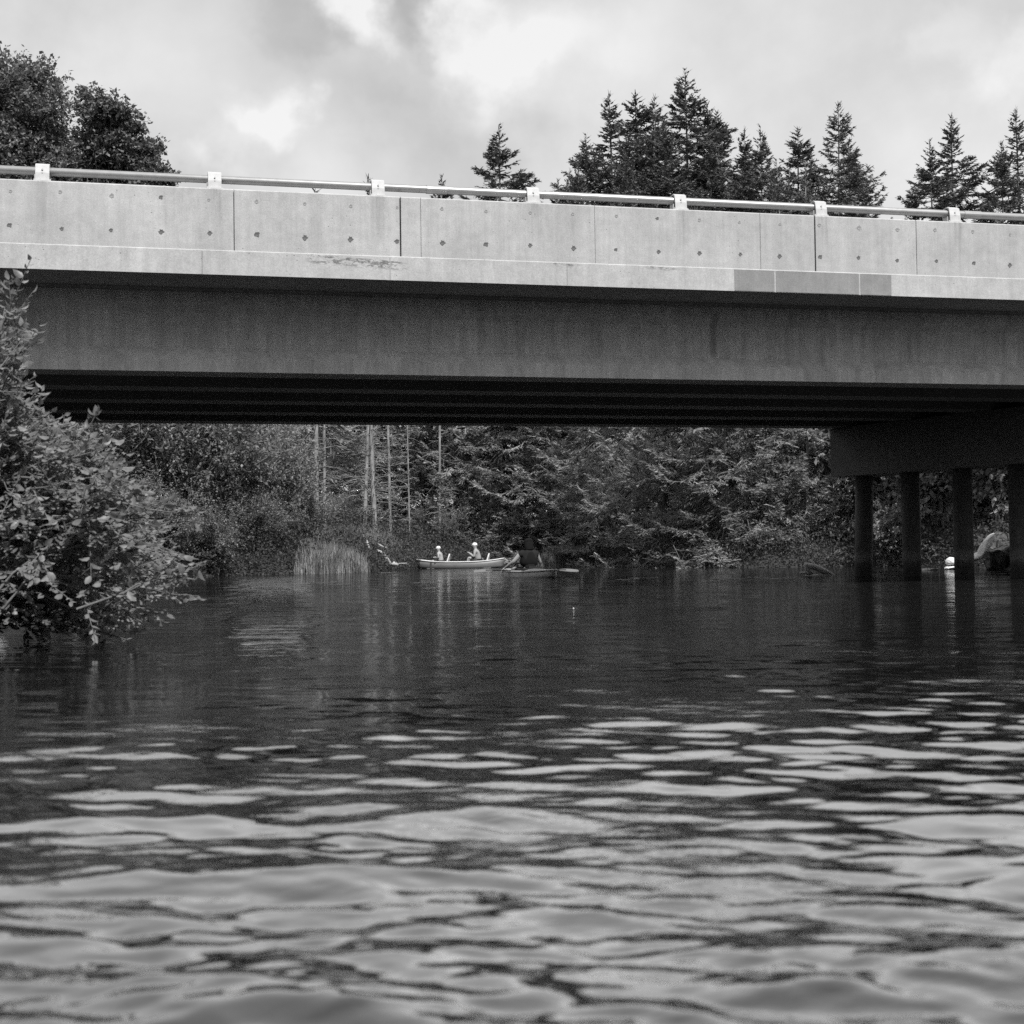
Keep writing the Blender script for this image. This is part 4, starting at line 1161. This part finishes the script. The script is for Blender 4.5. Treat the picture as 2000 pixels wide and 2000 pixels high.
for x0, x1, y0, y1, n, lab in pads:
    for k in range(n):
        x = random.uniform(x0, x1); y = random.uniform(y0, y1); d = ray(x, y)
        if d.z >= 0: continue
        P = Vector((0, 0, CAMH)) + d * (CAMH / -d.z)
        if P.y > 62: P *= 62 / P.y
        o = link('lily_pad', pad_me[k % 3], None, (P.x, P.y, .022), (0, 0, random.uniform(0, 6.28))); s = random.uniform(.08, .19); o.scale = (s, s, s * .8)
        tag(o, lab, 'lily pad', lab.replace('lily pad', 'lily pads'))
for (x, y, lab) in ((1120, 1190, 'tiny white float on the open water below the kayak paddle'),):
    d = ray(x, y); P = Vector((0, 0, CAMH)) + d * (CAMH / -d.z)
    boulder('float', lab, P + Vector((0, 0, .008)), (.009, .009, .008), 'whitep', 3, .02, facets=0, cat='float')

# ------------------------------------------------------------------ people and boats
def skin_mesh(name, verts, edges, radii, mat, root=0, sub=2):
    me = bpy.data.meshes.new(name + '_skel'); me.from_pydata([tuple(v) for v in verts], edges, [])
    o = bpy.data.objects.new(name + '_skel', me); COL.objects.link(o)
    md = o.modifiers.new('skin', 'SKIN'); md.branch_smoothing = .4
    for i, r in enumerate(radii):
        sv = me.skin_vertices[0].data[i]; sv.radius = (r, r) if not isinstance(r, tuple) else r; sv.use_root = (i == root)
    s = o.modifiers.new('sub', 'SUBSURF'); s.levels = sub
    dg = bpy.context.evaluated_depsgraph_get(); dg.update()
    out = bpy.data.meshes.new_from_object(o.evaluated_get(dg)); out.name = name
    bpy.data.objects.remove(o); bpy.data.meshes.remove(me)
    out.materials.clear(); out.materials.append(mat); out.shade_smooth()
    return out
def V3(*a): return Vector(a)
def hand(vs, es, rd, wrist_i, fwd, down, side_, s=1.0, curl=.6):
    """palm and five fingers growing from the wrist vertex"""
    w = vs[wrist_i]; fwd = fwd.normalized(); down = down.normalized(); side_ = side_.normalized()
    vs.append(w + fwd * .045 * s); rd.append((.036 * s, .02 * s)); pi = len(vs) - 1; es.append((wrist_i, pi))
    for k, (off, l) in enumerate(((-.027, .068), (-.009, .078), (.009, .074), (.027, .058))):
        b0 = w + fwd * .085 * s + side_ * off * s; vs.append(b0); rd.append(.0095 * s); i = len(vs) - 1; es.append((pi, i))
        d1 = (fwd * (1 - curl * .4) + down * curl * .5).normalized(); d2 = (fwd * (.6 - curl * .6) + down * curl).normalized()
        vs.append(b0 + d1 * l * .5 * s); rd.append(.0088 * s); es.append((i, i + 1)); vs.append(b0 + (d1 * .5 + d2 * .5) * l * s); rd.append(.0075 * s); es.append((i + 1, i + 2))
    b0 = w + fwd * .03 * s - side_ * .036 * s; vs.append(b0); rd.append(.011 * s); i = len(vs) - 1; es.append((pi, i))
    vs.append(b0 + (fwd * .6 - side_ * .5 + down * .5) * .045 * s); rd.append(.0095 * s); es.append((i, i + 1))
def person(lab, loc, rz, s, arms, mats, knees, head_tilt=0., cap=True, hairstyle='short', torso_lean=.08, group=None, wide=1.0, sleeve=.55, vest=False):
    """seated figure facing +y; seat at z=0; arms: ((elbow, wrist) left, (elbow, wrist) right)"""
    e = empty('person', loc, rz); e.scale = (s, s, s); tag(e, lab, 'person', group)
    ln = torso_lean
    pel = V3(0, 0, .10); bel = V3(0, ln * .3, .24); che = V3(0, ln * .8, .42); nk0 = V3(0, ln, .535); nk = V3(0, ln + .01, .60)
    hd = V3(0, ln + .035, .675); hd2 = V3(0, ln + .035 , .745); ht = V3(0, ln + .025, .80)
    vs = [pel, bel, che, nk0, nk, hd, hd2, ht]; es = [(0, 1), (1, 2), (2, 3), (3, 4), (4, 5), (5, 6), (6, 7)]; rd = [(.15 * wide, .11 * wide), (.13 * wide, .10 * wide), (.15 * wide, .105 * wide), (.08, .07), (.06, .06), (.075, .085), (.086, .098), (.056, .066)]
    # nose, ears, chin
    for p, r, j in ((V3(0, ln + .14, .70), .012, 5), (V3(.083, ln + .03, .71), .012, 5), (V3(-.083, ln + .03, .71), .012, 5), (V3(0, ln + .10, .635), .028, 5)):
        vs.append(p); rd.append(r); es.append((j, len(vs) - 1))
    tv = [pel + V3(0, 0, -.02), bel, che, nk0 + V3(0, 0, .01)]; te = [(0, 1), (1, 2), (2, 3)]; tr_ = [(.17 * wide, .135 * wide), (.155 * wide, .135 * wide), (.19 * wide, .15 * wide), (.105 * wide, .10 * wide)]
    for sd, (el, wr) in zip((-1, 1), arms):
        sh = V3(sd * .165 * wide, ln * .9, .505); el = Vector(el); wr = Vector(wr)
        n0 = len(vs); vs += [sh, (sh + el) / 2, el, (el + wr) / 2, wr]; rd += [.062, .054, .046, .042, .029]
        es += [(2, n0), (n0, n0 + 1), (n0 + 1, n0 + 2), (n0 + 2, n0 + 3), (n0 + 3, n0 + 4)]
        f = (wr - el).normalized(); dn = V3(0, .2, -1) - f * V3(0, .2, -1).dot(f); dn.normalize(); sdv = f.cross(dn) * sd
        hand(vs, es, rd, n0 + 4, f, dn, sdv)
        n1 = len(tv); tv += [sh, sh + (el - sh) * sleeve]; tr_ += [.078, .068]; te += [(2, n1), (n1, n1 + 1)]
    for sd, (kn, an) in zip((-1, 1), knees):
        hp = V3(sd * .09, .02, .07); kn = Vector(kn); an = Vector(an); n0 = len(vs)
        vs += [hp, (hp + kn) / 2, kn, (kn + an) / 2, an, an + V3(0, .12, -.03), an + V3(0, .19, -.04)]; rd += [.085, .075, .055, .05, .035, .035, .022]
        es += [(0, n0)] + [(n0 + i, n0 + i + 1) for i in range(6)]
    b_ = link('body', skin_mesh('body', vs, es, rd, mats['skin']), e)
    link('shirt', skin_mesh('shirt', tv, te, tr_, mats['shirt']), e)
    if vest:
        link('life_vest', skin_mesh('life_vest', [V3(0, ln * .2, .15), V3(0, ln * .8, .38), V3(0, ln * .9, .48), V3(0, ln * .9, .56)], [(0, 1), (1, 2), (2, 3)], [(.25 * wide, .16), (.20 * wide, .15), (.17 * wide, .13), (.09, .09)], mats['vest']), e)
    lv = []; le = []; lr = []
    lv.append(pel); lr.append((.16 * wide, .12))
    for sd, (kn, an) in zip((-1, 1), knees):
        hp = V3(sd * .09, .02, .07); kn = Vector(kn); n0 = len(lv); lv += [hp, (hp + kn) / 2, hp + (kn - hp) * .85]; lr += [.10, .09, .075]; le += [(0, n0), (n0, n0 + 1), (n0 + 1, n0 + 2)]
    link('shorts', skin_mesh('shorts', lv, le, lr, mats['shorts']), e)
    for sd in (-1, 1):
        mb = MB(); V_, F_ = IV, IF
        o = link('eye', EYE, e, (sd * .03, ln + .115, .725))
    # hair
    if hairstyle == 'short':
        link('hair', skin_mesh('hair', [V3(0, ln + .01, .70), V3(0, ln + .015, .765), V3(0, ln + .02, .80)], [(0, 1), (1, 2)], [(.078, .07), (.086, .09), (.06, .07)], mats['hair'], 0), e)
    else:
        link('hair', skin_mesh('hair', [V3(0, ln - .03, .56), V3(0, ln - .03, .66), V3(0, ln + .0, .76), V3(0, ln + .015, .825)], [(0, 1), (1, 2), (2, 3)], [(.09, .06), (.115, .085), (.115, .105), (.075, .075)], mats['hair'], 1), e)
    if cap:
        mb = MB(); n = 18; rings = [(.098, .735), (.100, .76), (.09, .80), (.062, .83), (.02, .845)]
        vs_ = []
        for r, z in rings:
            for k in range(n): a = 2 * math.pi * k / n; vs_.append((math.cos(a) * r * .9, ln + .03 + math.sin(a) * r * 1.06, z))
        fs_ = [(i * n + k, i * n + (k + 1) % n, (i + 1) * n + (k + 1) % n, (i + 1) * n + k) for i in range(4) for k in range(n)] + [tuple(range(4 * n, 5 * n))]
        mb.add(vs_, fs_)
        o = mb.build('cap', mats['cap'], e, True)
        mb = MB(); br = []
        for k in range(9):
            a = math.pi * (k / 8); br.append((math.cos(a) * .075, ln + .11 + math.sin(a) * .085, .748 - .012 * math.sin(a)))
        base_ = [(math.cos(math.pi * k / 8) * .088, ln + .03 + math.sin(math.pi * k / 8) * .1, .745) for k in range(9)]
        mb.add(base_ + br + [(x, y, z - .006) for x, y, z in base_] + [(x, y, z - .006) for x, y, z in br],
               [(k, k + 1, k + 10, k + 9) for k in range(8)] + [(k + 18, k + 27, k + 28, k + 19) for k in range(8)] + [(k + 9, k + 10, k + 28, k + 27) for k in range(8)])
        mb.build('brim', mats['cap'], o)
    return e
EYE = np_mesh('eye', IV * .009, IF, MAT['eye'], True)

def loft_hull(name, L, beam, depth, sheer, mat, parent, rock=.06, thick=.02, tumble=.0, n=30, close_top=False, draft=.08, blunt=2.2):
    """open boat shell along local x"""
    T = np.linspace(-1, 1, n); m_ = 13; vs = []
    for t in T:
        w = beam / 2 * max(.0, 1 - abs(t) ** blunt) ** .8 + .012; kz = -draft + rock * abs(t) ** 3 * 2.5 ; top = depth - draft + sheer * abs(t) ** 2.6
        xo = t * L / 2
        for k in range(m_):
            a = math.pi * k / (m_ - 1); cx = -math.cos(a); sy = math.sin(a) ** .55 if 0 < k < m_ - 1 else 0
            yy = w * (1 if cx > 0 else -1) * abs(cx) ** .5 if abs(cx) > 1e-6 else 0
            zz = top - (top - kz) * sy
            vs.append((xo * (1 - .02 * sy * abs(t) ** 6), yy, zz))
    fs = [(i * m_ + k, (i + 1) * m_ + k, (i + 1) * m_ + k + 1, i * m_ + k + 1) for i in range(n - 1) for k in range(m_ - 1)]
    if close_top: fs += [(i * m_, i * m_ + m_ - 1, (i + 1) * m_ + m_ - 1, (i + 1) * m_) for i in range(n - 1)]
    mb = MB(); mb.add(vs, fs); o = mb.build(name, mat, parent, True)
    if not close_top:
        md = o.modifiers.new('solid', 'SOLIDIFY'); md.thickness = thick; md.offset = 1
    rims = [[(T[i] * L / 2, vs[i * m_ + k][1], vs[i * m_ + k][2] + .01) for i in range(n)] for k in (0, m_ - 1)]
    return o, rims

def canoe():
    Y = 60.0
    # bow and stern seen at px 812 and 985
    a = at(812, 1107, Y + .2); b_ = at(985, 1107, Y - .25); L = (b_ - a).length
    c_ = (a + b_) / 2; ang = math.atan2(b_.y - a.y, b_.x - a.x)
    e = empty('canoe', (c_.x, c_.y, 0.0), ang); tag(e, 'long pale canoe carrying two people in caps near the far bank', 'canoe')
    hull, rims = loft_hull('hull', L, .86, .34, .13, MAT['hull'], e, draft=.09)
    for r_ in rims:
        mb = MB(); mb.tube(r_, .026, 6); mb.build('gunwale', MAT['rim'], e, True)
    mb = MB(); mb.box(-L * .36, L * .36, -.30, .30, .0, .02); mb.build('floor', MAT['hull'], e)
    # dark band where the bow section begins
    xb = -L / 2 + L * .19
    mb = MB(); w = .86 / 2 * (1 - abs(2 * xb / L) ** 2.2) ** .8 + .02
    mb.box(xb - .03, xb + .03, -w - .012, -w + .02, .02, .27); mb.build('hull_band', MAT['shorts'], e)
    for t0, s_ in ((-.47, -1), (.40, 1)):
        mb = MB(); mb.prism([(-.36, .20), (.36, .20), (.36, .23), (-.36, .23)], t0 * L / 2 - .14, t0 * L / 2 + .14); mb.build('seat', MAT['blackp'], e)
    for x0 in (-.44 * L / 2 + .26, .44 * L / 2 + .28):
        mb = MB(); vs = []
        n = 9
        for j, off in enumerate((0, .05)):
            for k in range(n):
                y = (k / (n - 1) - .5) * .42; hgt = .40 * (1 - (2 * abs(y) / .46) ** 3)
                for z in (0, 1): vs.append((x0 + off + (.16 if z else 0) * (hgt / .4) - .05 * (1 - (2 * y / .42) ** 2), y, .2 + z * hgt))
        m2 = 2 * n; fs = []
        for k in range(n - 1):
            fs.append((2 * k, 2 * k + 1, 2 * k + 3, 2 * k + 2)); fs.append((m2 + 2 * k, m2 + 2 * k + 2, m2 + 2 * k + 3, m2 + 2 * k + 1)); fs.append((2 * k + 1, m2 + 2 * k + 1, m2 + 2 * k + 3, 2 * k + 3))
        fs.append((0, m2, m2 + 1, 1)); fs.append((2 * n - 2, 2 * n - 1, m2 + 2 * n - 1, m2 + 2 * n - 2))
        mb.add(vs, fs); mb.build('seat_back', MAT['whitep'], e)
    mats1 = dict(skin=MAT['skin'], shirt=MAT['shirt'], shorts=MAT['shorts'], hair=MAT['hair'], cap=MAT['cap'], vest=MAT['vest'])
    mats2 = dict(skin=MAT['skin'], shirt=MAT['shirt2'], shorts=MAT['shorts'], hair=MAT['hair'], cap=MAT['cap'], vest=MAT['vest'])
    M_ = e.matrix_basis.copy(); M_ = Matrix.Translation(Vector((c_.x, c_.y, 0))) @ Matrix.Rotation(ang, 4, 'Z')
    p1 = M_ @ Vector((-.44 * L / 2 + .02, 0, .18)); p2 = M_ @ Vector((.44 * L / 2 - .02, 0, .20))
    face = ang + math.pi / 2            # faces the bow, towards -x
    person('smaller person in white cap and pale top with folded arms, left in the canoe', p1, face, .88,
           (((-.27, .06, .30), (-.06, .24, .30)), ((.27, .06, .30), (.06, .25, .33))), mats1, (((-.14, .40, .16), (-.14, .52, -.14)), ((.14, .40, .16), (.14, .52, -.14))), wide=1.25)
    person('person in white cap raising both hands to a dark camera, right in the canoe', p2, face, 1.0,
           (((-.24, .16, .26), (-.10, .38, .42)), ((.24, .16, .26), (.08, .38, .42))), mats2, (((-.15, .40, .24), (-.15, .50, -.12)), ((.15, .40, .24), (.15, .50, -.12))), wide=1.2, torso_lean=.13)
    # camera held up in front of the face
    R_ = Matrix.Rotation(face, 4, 'Z'); cp = p2 + R_ @ Vector((0, .47, .52))
    ce = empty('camera_in_hands', cp, face); tag(ce, 'small dark camera held up by the right-hand person in the canoe', 'camera')
    mb = MB(); mb.box(-.08, .08, -.03, .04, -.05, .05); mb.prism([(-.02, .05), (.03, .05), (.02, .085), (-.01, .085)], -.03, .03); mb.build('camera_body', MAT['blackp'], ce)
    mb = MB(); mb.tube([(0, .035, 0), (0, .10, 0), (0, .14, 0)], [.035, .036, .042], 14); mb.build('lens', MAT['blackp'], ce, True)
canoe()

def kayaker():
    Y = 34.6
    c_ = at(1034, 1127, Y); ang = R(180 - 66)      # bow points away and to the left
    c_ = Vector((c_.x, Y, 0))
    e = empty('kayak', (c_.x, c_.y, 0), ang); tag(e, 'short pale kayak pointing away under the dark seated paddler', 'kayak')
    hull, rims = loft_hull('hull', 2.75, .70, .24, .04, MAT['kayak'], e, draft=.11, close_top=False, thick=.02, blunt=2.6)
    # deck: two pieces around the cockpit
    for s_ in (1, -1):
        vs = []; n = 12
        for i in range(n):
            t = s_ * (.25 + .74 * i / (n - 1)); w = .36 * max(0, 1 - abs(t) ** 2.6) ** .8 + .012; top = .13 + .04 * abs(t) ** 2.6
            for k in range(7):
                f = k / 6 * 2 - 1; vs.append((t * 1.375, f * w * .99, top + .07 * (1 - f * f) * (1 - abs(t) ** 3)))
        fs = [(i * 7 + k, i * 7 + k + 1, (i + 1) * 7 + k + 1, (i + 1) * 7 + k) for i in range(n - 1) for k in range(6)]
        mb = MB(); mb.add(vs, fs); o = mb.build('deck', MAT['kayak'], e, True)
    for r_ in rims:
        mb = MB(); mb.tube(r_, .022, 6); mb.build('rim', MAT['whitep'], e, True)
    mb = MB(); ring = [(math.cos(t) * .40 - .02, math.sin(t) * .27, .19) for t in np.linspace(0, 2 * math.pi, 25)]; mb.tube(ring, .02, 6); mb.build('cockpit_rim', MAT['blackp'], e, True)
    mb = MB(); mb.box(-.32, .1, -.22, .22, .02, .07); mb.box(-.36, -.31, -.17, .17, .05, .26); mb.build('seat', MAT['blackp'], e)
    mats = dict(skin=MAT['skin'], shirt=MAT['dark'], shorts=MAT['dark'], hair=MAT['hair'], cap=MAT['cap'], vest=MAT['vest'])
    face = ang - math.pi / 2
    ps = (c_.x, c_.y, .05)
    # right-angle to the boat: the paddle
    pm = Matrix.Translation(Vector(ps)) @ Matrix.Rotation(face, 4, 'Z')
    person('dark-haired kayaker in black seen from behind, arms out on a double paddle', ps, face, 1.06,
           (((-.34, .10, .30), (-.44, .32, .17)), ((.32, .12, .28), (.40, .32, .20))), mats, (((-.16, .45, .14), (-.12, .85, .02)), ((.16, .45, .14), (.12, .85, .02))),
           cap=False, hairstyle='long', wide=1.06, vest=True, sleeve=.45, torso_lean=.03)
    # paddle
    a = at(925, 1114, Y + .4); b_ = at(1130, 1113, Y - .1)
    pc = (a + b_) / 2; pe = empty('kayak_paddle', pc); tag(pe, 'double-bladed paddle held level across the kayak', 'paddle')
    a -= pc; b_ -= pc; d = (b_ - a).normalized(); l = (b_ - a).length
    mb = MB(); mb.tube([a + d * .3, b_ - d * .3], .015, 8); mb.build('shaft', MAT['blackp'], pe, True)
    up = Vector((0, 0, 1))
    for end, dd in ((a, d), (b_, -d)):
        vs = []; n = 8
        for i in range(n):
            t = i / (n - 1); w = .010 + .045 * math.sin(min(1, t * 1.25 + .12) * math.pi * .62) ** .8 * (1 if t < .95 else .75)
            cc = end + dd * (.46 * (1 - t)) + Vector((0, 0, -.03 * t * t)); ax = (up * .55 + Vector((0, .8, 0))).normalized()
            for s_ in (-1, 1):
                vs += [cc + ax * w * s_ + Vector((0, 0, .004)), cc + ax * w * s_ - Vector((0, 0, .004))]
        fs = []
        for i in range(n - 1):
            q_ = 4 * i; fs += [(q_, q_ + 2, q_ + 6, q_ + 4), (q_ + 1, q_ + 5, q_ + 7, q_ + 3), (q_, q_ + 4, q_ + 5, q_ + 1), (q_ + 2, q_ + 3, q_ + 7, q_ + 6)]
        fs += [(0, 1, 3, 2), (4 * n - 4, 4 * n - 2, 4 * n - 1, 4 * n - 3)]
        mb = MB(); mb.add(vs, fs); mb.build('blade', MAT['hull'], pe)
kayaker()
